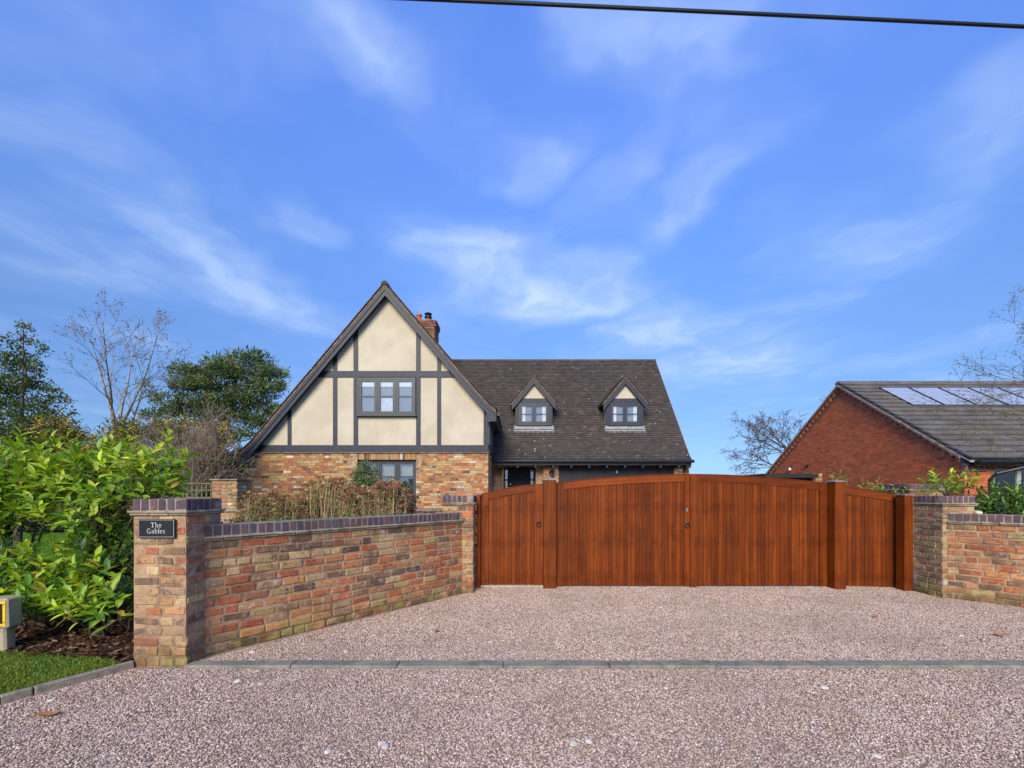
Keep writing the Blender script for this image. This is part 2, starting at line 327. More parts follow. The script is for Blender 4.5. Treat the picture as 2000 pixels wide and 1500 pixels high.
def ground_mat(name, cols, sc=90.0):
    m = newmat(name); t = NT(m); p = t.pos()
    vo = t.n('ShaderNodeTexVoronoi', {'Scale': sc, 'Vector': p}); s = t.n('ShaderNodeSeparateColor', {'Color': vo.outputs['Color']})
    c = t.mix(s.outputs[0], cols[0], cols[1]); c = t.mix(t.ramp(t.noise(p, 1.5, 4), .4, .65), c, cols[2])
    t.out(c, .95, .1, vo.outputs['Distance'], .8, .008); return m
M['gravelbase'] = ground_mat('gravel_bed', ((.20, .14, .11), (.52, .39, .30), (.38, .27, .20)))
M['lawnbase'] = ground_mat('lawn_ground', ((.05, .10, .012), (.08, .15, .02), (.06, .12, .014)), 60)
M['earth'] = ground_mat('field_ground', ((.05, .07, .02), (.07, .09, .03), (.06, .06, .03)), 3)
# ---------------------------------------------------------------- helpers
def tag(o, label=None, cat=None, group=None, kind=None):
    if label: o['label'] = label
    if cat: o['category'] = cat
    if group: o['group'] = group
    if kind: o['kind'] = kind
    return o
def empty(name, loc=(0, 0, 0), label=None, cat=None, group=None, rz=0, kind=None):
    o = bpy.data.objects.new(name, None); o.location = loc; o.rotation_euler = (0, 0, rz); o.empty_display_size = .2
    COL.objects.link(o); return tag(o, label, cat, group, kind)
def link(name, me, parent=None, loc=None, kind=None, mat4=None):
    o = bpy.data.objects.new(name, me); COL.objects.link(o)
    if parent is not None: o.parent = parent
    if mat4 is not None: o.matrix_basis = mat4
    elif loc is not None: o.location = loc
    if kind: o['kind'] = kind
    return o
BOXF = [(0, 3, 2, 1), (4, 5, 6, 7), (0, 1, 5, 4), (1, 2, 6, 5), (2, 3, 7, 6), (3, 0, 4, 7)]
class A:
    """collects faces into one mesh"""
    def __init__(s): s.v = []; s.f = []; s.c = []
    def add(s, vs, fs, col=None):
        n = len(s.v); s.v.extend([tuple(x) for x in vs]); s.f.extend([tuple(i+n for i in f) for f in fs]); s.c.extend([col or (.5, .5, .5)]*len(vs)); return s
    def box(s, x0, y0, z0, x1, y1, z1, col=None):
        return s.add([(x0, y0, z0), (x1, y0, z0), (x1, y1, z0), (x0, y1, z0), (x0, y0, z1), (x1, y0, z1), (x1, y1, z1), (x0, y1, z1)], BOXF, col)
    def obox(s, o, ux, uy, uz, col=None):   # o corner, three edge vectors
        o, ux, uy, uz = map(Vector, (o, ux, uy, uz))
        return s.add([o, o+ux, o+ux+uy, o+uy, o+uz, o+ux+uz, o+ux+uy+uz, o+uy+uz], BOXF, col)
    def prism(s, poly, y0, y1, col=None):   # poly of (x,z), counterclockwise seen from -Y
        n = len(poly)
        vs = [(x, y0, z) for x, z in poly]+[(x, y1, z) for x, z in poly]
        fs = [tuple(range(n)), tuple(range(2*n-1, n-1, -1))]+[(i, i+n, (i+1) % n+n, (i+1) % n) for i in range(n)]
        return s.add(vs, fs, col)
    def prismx(s, poly, x0, x1, col=None):  # poly of (y,z)
        n = len(poly)
        vs = [(x0, y, z) for y, z in poly]+[(x1, y, z) for y, z in poly]
        fs = [tuple(range(n-1, -1, -1)), tuple(range(n, 2*n))]+[(i, (i+1) % n, (i+1) % n+n, i+n) for i in range(n)]
        return s.add(vs, fs, col)
    def prismz(s, poly, z0, z1, col=None):
        n = len(poly)
        vs = [(x, y, z0) for x, y in poly]+[(x, y, z1) for x, y in poly]
        fs = [tuple(range(n-1, -1, -1)), tuple(range(n, 2*n))]+[(i, (i+1) % n, (i+1) % n+n, i+n) for i in range(n)]
        return s.add(vs, fs, col)
    def tube(s, pts, rad, n=6, col=None, cap=True):
        pts = [Vector(p) for p in pts]; vs = []; fs = []
        for i, p in enumerate(pts):
            d = (pts[min(i+1, len(pts)-1)]-pts[max(i-1, 0)])
            if d.length < 1e-9: d = Vector((0, 0, 1))
            d.normalize(); a = d.cross(Vector((0, 0, 1)) if abs(d.z) < .9 else Vector((1, 0, 0))).normalized(); b = d.cross(a)
            r = rad[i] if isinstance(rad, (list, tuple)) else rad
            for k in range(n):
                t = 2*math.pi*k/n; vs.append(p+a*math.cos(t)*r+b*math.sin(t)*r)
        for i in range(len(pts)-1):
            for k in range(n):
                fs.append((i*n+k, (i+1)*n+k, (i+1)*n+(k+1) % n, i*n+(k+1) % n))
        if cap: fs.append(tuple(range(n))); fs.append(tuple(range(len(vs)-1, len(vs)-n-1, -1)))
        return s.add(vs, fs, col)
    def lathe(s, prof, n=16, at=(0, 0, 0), col=None):
        vs = []; fs = []
        for r, z in prof:
            for k in range(n):
                t = 2*math.pi*k/n; vs.append((at[0]+r*math.cos(t), at[1]+r*math.sin(t), at[2]+z))
        for i in range(len(prof)-1):
            for k in range(n): fs.append((i*n+k, i*n+(k+1) % n, (i+1)*n+(k+1) % n, (i+1)*n+k))
        fs.append(tuple(range(n-1, -1, -1))); m = len(vs); fs.append(tuple(range(m-n, m)))
        return s.add(vs, fs, col)
    def mesh(s, name, mat, smooth=False):
        me = bpy.data.meshes.new(name); me.from_pydata(s.v, [], s.f)
        ca = me.color_attributes.new('Col', 'FLOAT_COLOR', 'POINT')
        arr = np.ones((len(s.v), 4), dtype=np.float32)
        if s.c: arr[:, :3] = np.array(s.c, dtype=np.float32)
        ca.data.foreach_set('color', arr.ravel())
        me.materials.append(mat)
        if smooth: me.polygons.foreach_set('use_smooth', [True]*len(me.polygons))
        me.update(); return me
    def obj(s, name, mat, parent=None, smooth=False, kind=None, loc=None):
        return link(name, s.mesh(name, mat, smooth), parent, loc, kind)
def pick(rng, pal):
    """palette of (weight, colour)"""
    t = rng.random()*sum(w for w, c in pal)
    for w, c in pal:
        t -= w
        if t <= 0: break
    j = rng.uniform(.82, 1.2)
    return tuple(min(1, x*j*rng.uniform(.93, 1.07)) for x in c)
PAL_OLD = [(28, (.44, .12, .045)), (20, (.48, .20, .075)), (14, (.33, .14, .08)), (17, (.46, .31, .15)), (7, (.42, .30, .11)), (15, (.19, .105, .06)), (5, (.085, .06, .05)), (12, (.35, .20, .11)), (1.5, (.60, .52, .40))]
PAL_MOSSY = [(10, (.36, .29, .13)), (8, (.34, .23, .11)), (5, (.26, .22, .09)), (6, (.36, .15, .08)), (4, (.18, .12, .07)), (1, (.55, .50, .40))]
PAL_BUFF = [(11, (.48, .33, .16)), (10, (.46, .22, .10)), (12, (.42, .14, .065)), (8, (.36, .22, .13)), (5, (.22, .14, .09)), (1, (.60, .54, .42))]
PAL_HOUSE = [(26, (.46, .17, .065)), (18, (.50, .26, .10)), (20, (.50, .36, .18)), (8, (.50, .38, .14)), (10, (.30, .12, .07)), (5, (.14, .08, .055)), (7, (.38, .20, .13)), (3.5, (.66, .60, .50))]
PAL_RED = [(30, (.60, .155, .06)), (20, (.56, .14, .054)), (15, (.63, .185, .075)), (3, (.48, .13, .058))]
PAL_BLUE = [(10, (.115, .078, .095)), (10, (.13, .08, .09)), (6, (.10, .085, .11)), (3, (.18, .09, .08))]
PAL_CHIM = [(10, (.24, .08, .045)), (6, (.20, .085, .06)), (3, (.30, .17, .10)), (4, (.10, .06, .05))]
def chamfer(rng, lx, ly, lz, c=.008, jit=.004):
    """box -l/2..l/2 with chamfered edges and uneven corners, 24 verts, 44 triangles"""
    vs = []
    h = (lx/2, ly/2, lz/2)
    for sx in (-1, 1):
        for sy in (-1, 1):
            for sz in (-1, 1):
                j = [rng.uniform(-jit, jit) for _ in range(3)]
                cc = c*rng.uniform(.6, 1.7)
                base = (sx*h[0]+j[0], sy*h[1]+j[1]*.5, sz*h[2]+j[2])
                for ax in range(3):  # vertex lying on face of axis ax
                    v = list(base)
                    for k, s_ in enumerate((sx, sy, sz)):
                        if k != ax: v[k] -= s_*cc
                    vs.append(tuple(v))
    def idx(sx, sy, sz, ax): return (((sx > 0)*4)+((sy > 0)*2)+(sz > 0))*3+ax
    fs = []
    q = [(-1, -1), (1, -1), (1, 1), (-1, 1)]
    def mk(ax, s_, a, b):
        p = [0, 0, 0]; o = [i for i in range(3) if i != ax]
        p[ax] = s_; p[o[0]] = a; p[o[1]] = b; return p
    for ax in range(3):
        for s_ in (-1, 1):
            f = [idx(*mk(ax, s_, a, b), ax) for a, b in q]
            if (s_ < 0) != (ax == 1): f.reverse()
            fs.append(tuple(f))
    for ax in range(3):     # edges parallel to ax
        o = [i for i in range(3) if i != ax]
        for a, b in q:
            p0 = [0]*3; p0[ax] = -1; p0[o[0]] = a; p0[o[1]] = b
            p1 = list(p0); p1[ax] = 1
            f = [idx(*p0, o[0]), idx(*p1, o[0]), idx(*p1, o[1]), idx(*p0, o[1])]
            if (a*b > 0) != (ax == 1): f.reverse()
            fs.append(tuple(f))
    for sx in (-1, 1):
        for sy in (-1, 1):
            for sz in (-1, 1):
                f = [idx(sx, sy, sz, 0), idx(sx, sy, sz, 1), idx(sx, sy, sz, 2)]
                if sx*sy*sz < 0: f.reverse()
                fs.append(tuple(f))
    return vs, fs
_pool = {}
def brick_pool(kind, pal, mat, dims, n=36, c=.008, jit=.004, fine=True):
    key = kind
    if key not in _pool:
        rng = random.Random(hash(kind) % 1000 if False else len(_pool)*77+5); lst = []
        for i in range(n):
            a = A()
            if fine: vs, fs = chamfer(rng, *dims, c, jit)
            else:
                x, y, z = (d/2 for d in dims)
                vs = [(-x, -y, -z), (x, -y, -z), (x, y, -z), (-x, y, -z), (-x, -y, z), (x, -y, z), (x, y, z), (-x, y, z)]; fs = BOXF
            a.add(vs, fs, pick(rng, pal)); lst.append((a.mesh(kind, mat), vs, fs))
        _pool[key] = (lst, dims, mat, pal)
    return _pool[key]
class Pieces:
    """places alike pieces; the nearest LIMIT become objects of their own, the rest one joined part"""
    def __init__(s, name, pool, parent, limit=300, rng=None, restname=None):
        s.name = name; s.pool = pool; s.parent = parent; s.limit = limit; s.items = []; s.rng = rng or random.Random(3); s.restname = restname or name+'work'
    def put(s, center, ux, uy, uz, size):   # u* unit axes, size lengths
        s.items.append((Vector(center), Vector(ux), Vector(uy), Vector(uz), size))
    def done(s):
        lst, dims, mat, pal = s.pool
        inv = s.parent.matrix_basis.inverted() if s.parent else Matrix()
        def show(it):
            c = it[0]; u = CU+c.x*F/max(c.y, .3); v = CV-(c.z-CZ)*F/max(c.y, .3)
            off = 0 if (-60 < u < 2060 and v < 1500) else 1e5
            return off+(c-Vector((0, 0, CZ))).length
        s.items.sort(key=show)
        rest = A()
        for i, (c, ux, uy, uz, size) in enumerate(s.items):
            k = s.rng.randrange(len(lst)); me, vs, fs = lst[k]
            sx, sy, sz = (size[j]/dims[j] for j in range(3))
            if s.rng.random() < .5: ux = -ux; uy = -uy
            m = Matrix(((ux.x*sx, uy.x*sy, uz.x*sz, c.x), (ux.y*sx, uy.y*sy, uz.y*sz, c.y), (ux.z*sx, uy.z*sy, uz.z*sz, c.z), (0, 0, 0, 1)))
            if i < s.limit: link(s.name, me, s.parent, mat4=inv @ m)
            else: rest.add([inv @ (m @ Vector(v)) for v in vs], fs, pick(s.rng, pal))
        if rest.v: rest.obj(s.restname, mat, s.parent, kind='stuff')
UP = Vector((0, 0, 1))
def lay_wall(pc, o, d, length, z0, rows, ch, BL=.225, joint=.012, depth=.1, out=0.0, keep=None, rng=None, wob=.0025, header=.12, ztop=None):
    """stretcher courses along d from o; face plane through o, wall body behind (normal = d x up points outward to the right-hand side)"""
    rng = rng or random.Random(1); d = Vector(d).normalized(); nrm = d.cross(UP)   # outward
    for r in range(rows):
        zc = z0+ch*(r+.5); x = -((r % 2)*(BL+joint)/2)-rng.uniform(0, .07)
        bh = ch-joint*rng.uniform(.8, 1.25)
        while x < length:
            L_ = BL if rng.random() > header else BL*.48
            L_ += rng.uniform(-.006, .006)
            a, b = max(x, 0), min(x+L_, length)
            if b-a > .03:
                if length-b < .03: b = length
                mid = (a+b)/2
                if keep is None or keep(mid, zc, a, b):
                    c = Vector(o)+d*mid+nrm*(out+rng.uniform(-wob, wob)-depth/2); c.z = zc+rng.uniform(-.0015, .0015)
                    pc.put(c, d, -nrm, UP, (b-a, depth, bh))
            x = x+L_+joint*rng.uniform(.8, 1.3)
def clip(poly, a, b, c):
    """keep a*x+b*z<=c"""
    out = []
    for i in range(len(poly)):
        p, q = poly[i], poly[(i+1) % len(poly)]
        fp, fq = a*p[0]+b*p[1]-c, a*q[0]+b*q[1]-c
        if fp <= 0: out.append(p)
        if fp*fq < 0:
            t = fp/(fp-fq); out.append((p[0]+(q[0]-p[0])*t, p[1]+(q[1]-p[1])*t))
    return out
def rect(x0, z0, x1, z1): return [(x0, z0), (x1, z0), (x1, z1), (x0, z1)]

# ================================================================ setting: ground
g = A(); g.add([(-320, -80, -.03), (320, -80, -.03), (320, 420, -.03), (-320, 420, -.03)], [(0, 1, 2, 3)])
tag(g.obj('ground', M['earth']), kind='structure')
GE = [(-3.29, 3.80), (-3.68, 3.14), (-4.62, 1.55), (-6.0, -.8)]     # line of the garden edging
a = A(); a.add([(-6.0, -.8, 0), (9, -.8, 0), (9, 3.77, 0), (-3.29, 3.80, 0), (-4.62, 1.55, 0)], [(0, 1, 2, 3, 4)])
a.add([(-3.29, 3.801, 0), (9, 3.771, 0), (9, 16, 0), (-1.3, 16, 0), (-1.3, 6.6, 0), (-3.0, 4.2, 0)], [(0, 1, 2, 3, 4, 5)])
tag(a.obj('gravel_drive', M['gravelbase']), kind='structure')
# loose gravel: real pebbles scattered by geometry nodes over the visible drive
def gravel(name, polys, dens, smin, smax, seed):
    a = A()
    for p in polys: a.add([(x, y, .004) for x, y in p], [tuple(range(len(p)))])
    o = a.obj(name, M['gravel']); tag(o, kind='stuff')
    ng = bpy.data.node_groups.new(name, 'GeometryNodeTree'); ng.interface.new_socket('Geometry', in_out='INPUT', socket_type='NodeSocketGeometry'); ng.interface.new_socket('Geometry', in_out='OUTPUT', socket_type='NodeSocketGeometry')
    n = ng.nodes; l = ng.links
    gi = n.new('NodeGroupInput'); go = n.new('NodeGroupOutput')
    dp = n.new('GeometryNodeDistributePointsOnFaces'); dp.inputs['Density'].default_value = dens; dp.inputs['Seed'].default_value = seed
    ico = n.new('GeometryNodeMeshIcoSphere'); ico.inputs['Radius'].default_value = 1.0; ico.inputs['Subdivisions'].default_value = 1
    sm = n.new('GeometryNodeSetMaterial'); sm.inputs['Material'].default_value = M['gravel']
    ip = n.new('GeometryNodeInstanceOnPoints')
    rs = n.new('FunctionNodeRandomValue'); rs.data_type = 'FLOAT_VECTOR'; rs.inputs[0].default_value = (smin, smin*.8, smin*.5); rs.inputs[1].default_value = (smax, smax*.85, smax*.6)
    rr = n.new('FunctionNodeRandomValue'); rr.data_type = 'FLOAT_VECTOR'; rr.inputs[0].default_value = (-.5, -.5, 0); rr.inputs[1].default_value = (.5, .5, 6.28); rr.inputs['Seed'].default_value = 7
    l.new(gi.outputs[0], dp.inputs['Mesh']); l.new(dp.outputs['Points'], ip.inputs['Points']); l.new(ico.outputs['Mesh'], sm.inputs['Geometry']); l.new(sm.outputs[0], ip.inputs['Instance'])
    l.new(rs.outputs[0], ip.inputs['Scale']); l.new(rr.outputs[0], ip.inputs['Rotation'])
    sp = n.new('GeometryNodeTranslateInstances'); rt = n.new('FunctionNodeRandomValue'); rt.data_type = 'FLOAT_VECTOR'; rt.inputs[0].default_value = (0, 0, -.002); rt.inputs[1].default_value = (0, 0, .006); rt.inputs['Seed'].default_value = 3
    l.new(ip.outputs[0], sp.inputs[0]); l.new(rt.outputs[0], sp.inputs['Translation']); l.new(sp.outputs[0], go.inputs[0])
    md = o.modifiers.new('scatter', 'NODES'); md.node_group = ng
    return o
gravel('gravel', [[(-3.36, 3.62), (-3.72, 2.98), (-4.12, 2.3), (-4.5, 1.65), (4.6, 1.65), (6.6, 3.76), (-3.28, 3.76)],
                  [(-3.0, 3.935), (6.8, 3.935), (7.6, 4.7), (6.1, 6.3), (6.0, 7.15), (-.62, 7.15), (-.72, 6.58), (-2.82, 4.0)]], 8600, .0041, .0094, 1)

def slabs(name, kindname, pts, w, h, ln, joint, mat, z0=0, side=1):
    """a run of edging stones along a polyline: one structure with each stone a part"""
    root = empty(name, (0, 0, 0), kind='structure'); rng = random.Random(4)
    for (x0, y0), (x1, y1) in zip(pts[:-1], pts[1:]):
        d = Vector((x1-x0, y1-y0, 0)); T = d.length; d.normalize(); nn = Vector((-d.y, d.x, 0))*side
        s_ = 0
        while s_ < T-.02:
            e = min(s_+ln, T)
            vs, fs = chamfer(rng, e-s_-joint, w, h, .007, .0025)
            c = Vector((x0, y0, 0))+d*((s_+e)/2)+nn*(w/2)
            ro = rng.uniform(-.006, .006)
            aa = A(); aa.add([c+d*v[0]+nn*(v[1]+v[0]*ro)+UP*(v[2]+z0+h/2) for v in vs], fs)
            aa.obj(kindname, mat, root); s_ = e
    return root
slabs('kerb', 'kerb_stone', [(-2.855, 3.775), (6.4, 3.775)], .135, .07, .915, .006, M['kerb'], -.045)
slabs('garden_edging', 'edging_stone', [GE[0], GE[1], GE[2], GE[3]], .055, .12, .6, .006, M['edging'], -.06, side=-1)
# verge, bark bed, lawn
a = A(); a.add([(x, y, .028) for x, y in [(-3.38, 3.80), (-4.68, 1.56), (-6.06, -.8), (-9, -.8), (-9, 4.14), (-5.2, 4.12), (-4.2, 4.02), (-3.5, 3.88)]], [tuple(range(8))])
tag(a.obj('verge', M['lawnbase']), kind='structure')
a = A(); a.add([(x, y, .022) for x, y in [(-3.32, 3.8), (-3.5, 3.88), (-4.2, 4.02), (-5.2, 4.12), (-9, 4.14), (-9, 5.9), (-5.5, 5.9), (-3.3, 5.9), (-2.6, 5.0), (-3.0, 4.3)]], [tuple(range(10))])
tag(a.obj('bark_bed', M['soil']), kind='structure')
a = A(); a.add([(-30, 5.9, .03), (-5.4, 5.9, .03), (-6.6, 9.5, .03), (-8.6, 16, .03), (-30, 16, .03)], [(0, 1, 2, 3, 4)])
tag(a.obj('lawn', M['lawnbase']), kind='structure')
def inside(x, y, poly):
    r = False
    for i in range(len(poly)):
        (x0, y0), (x1, y1) = poly[i], poly[i-1]
        if (y0 > y) != (y1 > y) and x < (x1-x0)*(y-y0)/(y1-y0)+x0: r = not r
    return r
def grass(name, poly, n, h, seed, cols, z=.03, thin=None, wd=.0035):
    rng = np.random.default_rng(seed); pr = random.Random(seed)
    xs = [p[0] for p in poly]; ys = [p[1] for p in poly]; a = A()
    k = 0
    while k < n:
        x = pr.uniform(min(xs), max(xs)); y = pr.uniform(min(ys), max(ys))
        if not inside(x, y, poly): continue
        q = mnoise.noise(Vector((x*2.2, y*2.2, seed)))
        if thin and q < thin and pr.random() < .75: k += 1; continue
        k += 1
        hh = h*pr.uniform(.5, 1.2)*(1+.35*q); an = pr.uniform(0, 6.28); w = wd*pr.uniform(.7, 1.5)
        dx, dy = math.cos(an)*w, math.sin(an)*w; lx, ly = pr.uniform(-.6, .6)*hh, pr.uniform(-.6, .6)*hh
        c = pick(pr, cols)
        a.add([(x-dx, y-dy, z), (x+dx, y+dy, z), (x+dx*.6+lx*.4, y+dy*.6+ly*.4, z+hh*.6), (x+lx, y+ly, z+hh)], [(0, 1, 2), (0, 2, 3)], c)
    o = a.obj(name, M['grass']); tag(o, kind='stuff'); return o
GR = [(10, (.13, .21, .02)), (6, (.20, .29, .03)), (3, (.07, .13, .015)), (3, (.34, .31, .10))]
grass('verge_grass', [(-3.40, 3.80), (-3.72, 3.22), (-4.35, 2.2), (-6.2, 2.2), (-6.2, 4.14), (-4.2, 4.04), (-3.62, 3.90)], 60000, .030, 2, GR, .028, thin=-.25)
grass('lawn_grass', [(-15, 5.9), (-5.5, 5.9), (-6.4, 9), (-8.4, 15.5), (-18, 15.5)], 60000, .055, 3, [(10, (.12, .26, .018)), (6, (.17, .33, .03)), (2, (.08, .18, .015))], .03, wd=.009)
rng = random.Random(8); a = A()
for i in range(8600):
    x = rng.uniform(-8.2, -3.1); y = rng.uniform(3.84, 5.8)
    if y < 3.86+(-3.4-x)*.14 or (x > -3.34 and y < 4.3): continue
    l_, w_, t_ = rng.uniform(.012, .05), rng.uniform(.006, .018), rng.uniform(.002, .006)
    e = Matrix.Translation((x, y, .03+rng.uniform(0, .03))) @ Matrix.Rotation(rng.uniform(0, 6.28), 4, 'Z') @ Matrix.Rotation(rng.uniform(-.5, .5), 4, 'X') @ Matrix.Rotation(rng.uniform(-.4, .4), 4, 'Y')
    vs, fs = [(-l_, -w_*.6, -t_), (l_*.8, -w_, -t_), (l_, w_*.5, -t_), (-l_*.7, w_, -t_), (-l_, -w_*.6, t_), (l_*.8, -w_, t_), (l_, w_*.5, t_), (-l_*.7, w_, t_)], BOXF
    a.add([e @ Vector(v) for v in vs], fs, pick(rng, [(10, (.075, .035, .022)), (7, (.14, .075, .045)), (3, (.26, .17, .11)), (4, (.03, .018, .012))]))
tag(a.obj('bark_chips', M['dryleaf']), kind='stuff')

# ================================================================ garden walls and pillars
def ringpiece(pc, x0, y0, size, z, h, t, Ls, flip, rng, joint=.012, over=0.0, wob=.002):
    """one course of a square pier: four runs pinwheeled round the corner"""
    x0 -= over; y0 -= over; S_ = size+2*over
    corners = [(x0, y0), (x0+S_, y0), (x0+S_, y0+S_), (x0, y0+S_)]
    dirs = [(1, 0), (0, 1), (-1, 0), (0, -1)]
    for k in range(4):
        o = Vector((*corners[k], 0)); d = Vector((*dirs[k], 0)); nrm = d.cross(UP)
        if flip: o = o+d*t+d*joint*0
        run = S_-t
        x = 0
        seq = Ls[:] if not flip else Ls[::-1]
        tot = sum(seq); sc = (run-joint*len(seq))/tot
        for L_ in seq:
            l = L_*sc; s0 = x+joint/2; x += l+joint
            c = o+d*(s0+l/2)-nrm*(t/2)+nrm*rng.uniform(-wob, wob); c.z = z+h/2
            pc.put(c, d, -nrm, UP, (l, t, h))
def pillar(name, x0, y0, size, rows, ch, label, cat, group, seed, pal='old'):
    root = empty(name, (x0+size/2, y0+size/2, 0), label, cat, group); rng = random.Random(seed)
    inv = Vector((-(x0+size/2), -(y0+size/2), 0))
    H = rows*ch
    a = A(); i = .007
    a.box(x0+i, y0+i, 0, x0+size-i, y0+size-i, H); a.v = [tuple(Vector(v)+inv) for v in a.v]; a.obj('mortar', M['mortar'], root)
    pc = Pieces('brick', brick_pool(pal, PAL_OLD if pal == 'old' else (PAL_MOSSY if pal == 'mossyb' else PAL_BUFF), M['brick'], (.225, .105, .076), c=.010, jit=.005), root, 300, rng)
    for r in range(rows):
        ringpiece(pc, x0, y0, size, r*ch+.006, ch-.012*rng.uniform(.85, 1.2), .105, rng.choice([[.225, .12], [.225, .12], [.2, .15], [.12, .11, .115]]), r % 2 == 1, rng)
    pc.done()
    pc = Pieces('creasing_tile', brick_pool('crease', [(1, (.26, .19, .13)), (1, (.20, .16, .12)), (.6, (.32, .26, .18))], M['creasing'], (.16, .16, .018), 12, .004, .002), root, 300, rng)
    for k in range(2): ringpiece(pc, x0, y0, size, H+k*.021+.001, .0185, .16, [.16, .16], k == 1, rng, .004, over=.016+.012*k)
    pc.done()
    zc = H+.045
    a = A(); q = .006; a.box(x0-.004+q, y0-.004+q, H-.002, x0+size+.004-q, y0+size+.004-q, zc+.097); a.v = [tuple(Vector(v)+inv) for v in a.v]; a.obj('coping_mortar', M['palemortar'], root)
    pc = Pieces('coping_brick', brick_pool('blue', PAL_BLUE, M['bluebrick'], (.066, .105, .1), 20, .006, .002), root, 300, rng)
    n_ = 5
    ringpiece(pc, x0-.004, y0-.004, size+.008, zc, .098, .1, [.066]*n_, False, rng, .012, wob=.001)
    pc.done()
    return root
CH = .0875
NEARP = pillar('brick_pillar', -3.32, 3.81, .465, 15, CH, 'tall mottled brick pillar with purple coping carrying the black house name sign', 'pillar', 'brick pillars at the entrance', 11, 'buffb')
FARP = pillar('brick_pillar', -1.10, 6.56, .465, 15, CH, 'brick pillar beside the narrow pedestrian gate at the far end of the left wall', 'pillar', 'brick pillars at the entrance', 12)
RIGHTP = pillar('brick_pillar', 6.055, 6.25, .465, 15, CH, 'mossy brick pillar to the right of the wide wooden gates', 'pillar', 'brick pillars at the entrance', 13, 'mossyb')
pillar('brick_pillar', 7.42, 8.3, .70, 17, .0897, 'dark-coped brick pillar farther back, showing just over the mossy right pillar', 'pillar', 'brick pillars at the entrance', 14)
def garden_wall(p0, p1, label, seed, faceside=1, coplen=None):
    """free-standing wall, visible face through p0->p1, body behind"""
    p0 = Vector((*p0, 0)); p1 = Vector((*p1, 0)); d = (p1-p0).normalized(); T = (p1-p0).length; nrm = d.cross(UP)
    root = empty('garden_wall', p0, label, 'wall', 'garden walls either side of the gates'); rng = random.Random(seed)
    def fix(a): a.v = [tuple(Vector(v)-p0) for v in a.v]; return a
    rows = 12; ch = .0885; H = rows*ch
    th = .215
    a = A(); a.obox(p0-nrm*.007+d*0, d*T, -nrm*(th-.014), UP*H); fix(a).obj('mortar', M['mortar'], root)
    pc = Pieces('brick', brick_pool('old', PAL_OLD, M['brick'], (.225, .105, .076)), root, 300, rng)
    lay_wall(pc, p0, d, T, 0, rows, ch, rng=rng, depth=.1, header=.2, wob=.003)
    lay_wall(pc, p1-nrm*th, -d, T, 0, rows, ch, rng=rng, depth=.1)
    pc.done()
    pc = Pieces('creasing_tile', brick_pool('crease', None, None, None), root, 300, rng)
    for k in range(2):
        ov = .018+.014*k; s_ = 0.0
        while s_ < T-.02:
            e = min(s_+.165, T)
            c = p0+d*((s_+e)/2)-nrm*(th/2); c.z = H+.010+k*.021
            pc.put(c, d, -nrm, UP, (e-s_-.004, th+2*ov, .0185)); s_ = e
    pc.done()
    a = A(); a.obox(p0+d*.003-nrm*.004+UP*(H+.002), d*(T-.006), -nrm*(th-.008), UP*.143); fix(a).obj('coping_mortar', M['palemortar'], root)
    pc = Pieces('coping_brick', brick_pool('bluewall', PAL_BLUE, M['bluebrick'], (.215, .066, .1), 20, .005, .002), root, 300, rng)
    s_ = .01
    while s_ < T-.05:
        c = p0+d*(s_+.033)-nrm*(th/2)+nrm*rng.uniform(-.002, .002); c.z = H+.045+.049
        pc.put(c, -nrm, -d, UP, (th, .066+rng.uniform(-.003, .003), .098)); s_ += .0765
    # pool mesh is (.066,.105,.1): map length to x
    pc.done()
    return root
WL = garden_wall((-2.87, 4.03), (-.80, 6.56), 'left garden wall of old mottled brick running from the sign pillar to the pedestrian gate', 21)
WR = garden_wall((6.12, 6.25), (7.9, 4.40), 'right garden wall of old mottled brick with a round stone on its coping', 22)

# house name sign
root = empty('house_name_sign', P(307, 1032, 3.80), 'black rectangular house name sign with a thin white border on the near brick pillar', 'sign')
sx, sz = (343-271)/2*3.8/F, (1051-1014)/2*3.8/F
a = A(); a.add(*[(lambda vf: ([(v[0], v[1], v[2]) for v in vf[0]], vf[1]))(chamfer(random.Random(1), 2*sx, .014, 2*sz, .002, 0))][0]); a.obj('plate', M['signblack'], root, loc=(0, -.003, 0))
a = A(); b = .0075; w = .0022; yy = -.0108; y2 = -.0098
X, Z = sx-b, sz-b
a.box(-X, yy, Z-w, X, y2, Z); a.box(-X, yy, -Z, X, y2, -Z+w); a.box(-X, yy, -Z+w, -X+w, y2, Z-w); a.box(X-w, yy, -Z+w, X, y2, Z-w)
a.obj('border', M['signwhite'], root)
def arc(cx, cy, rx, ry, a0, a1, n=9): return [(cx+rx*math.cos(R(a0+(a1-a0)*i/n)), cy+ry*math.sin(R(a0+(a1-a0)*i/n))) for i in range(n+1)]
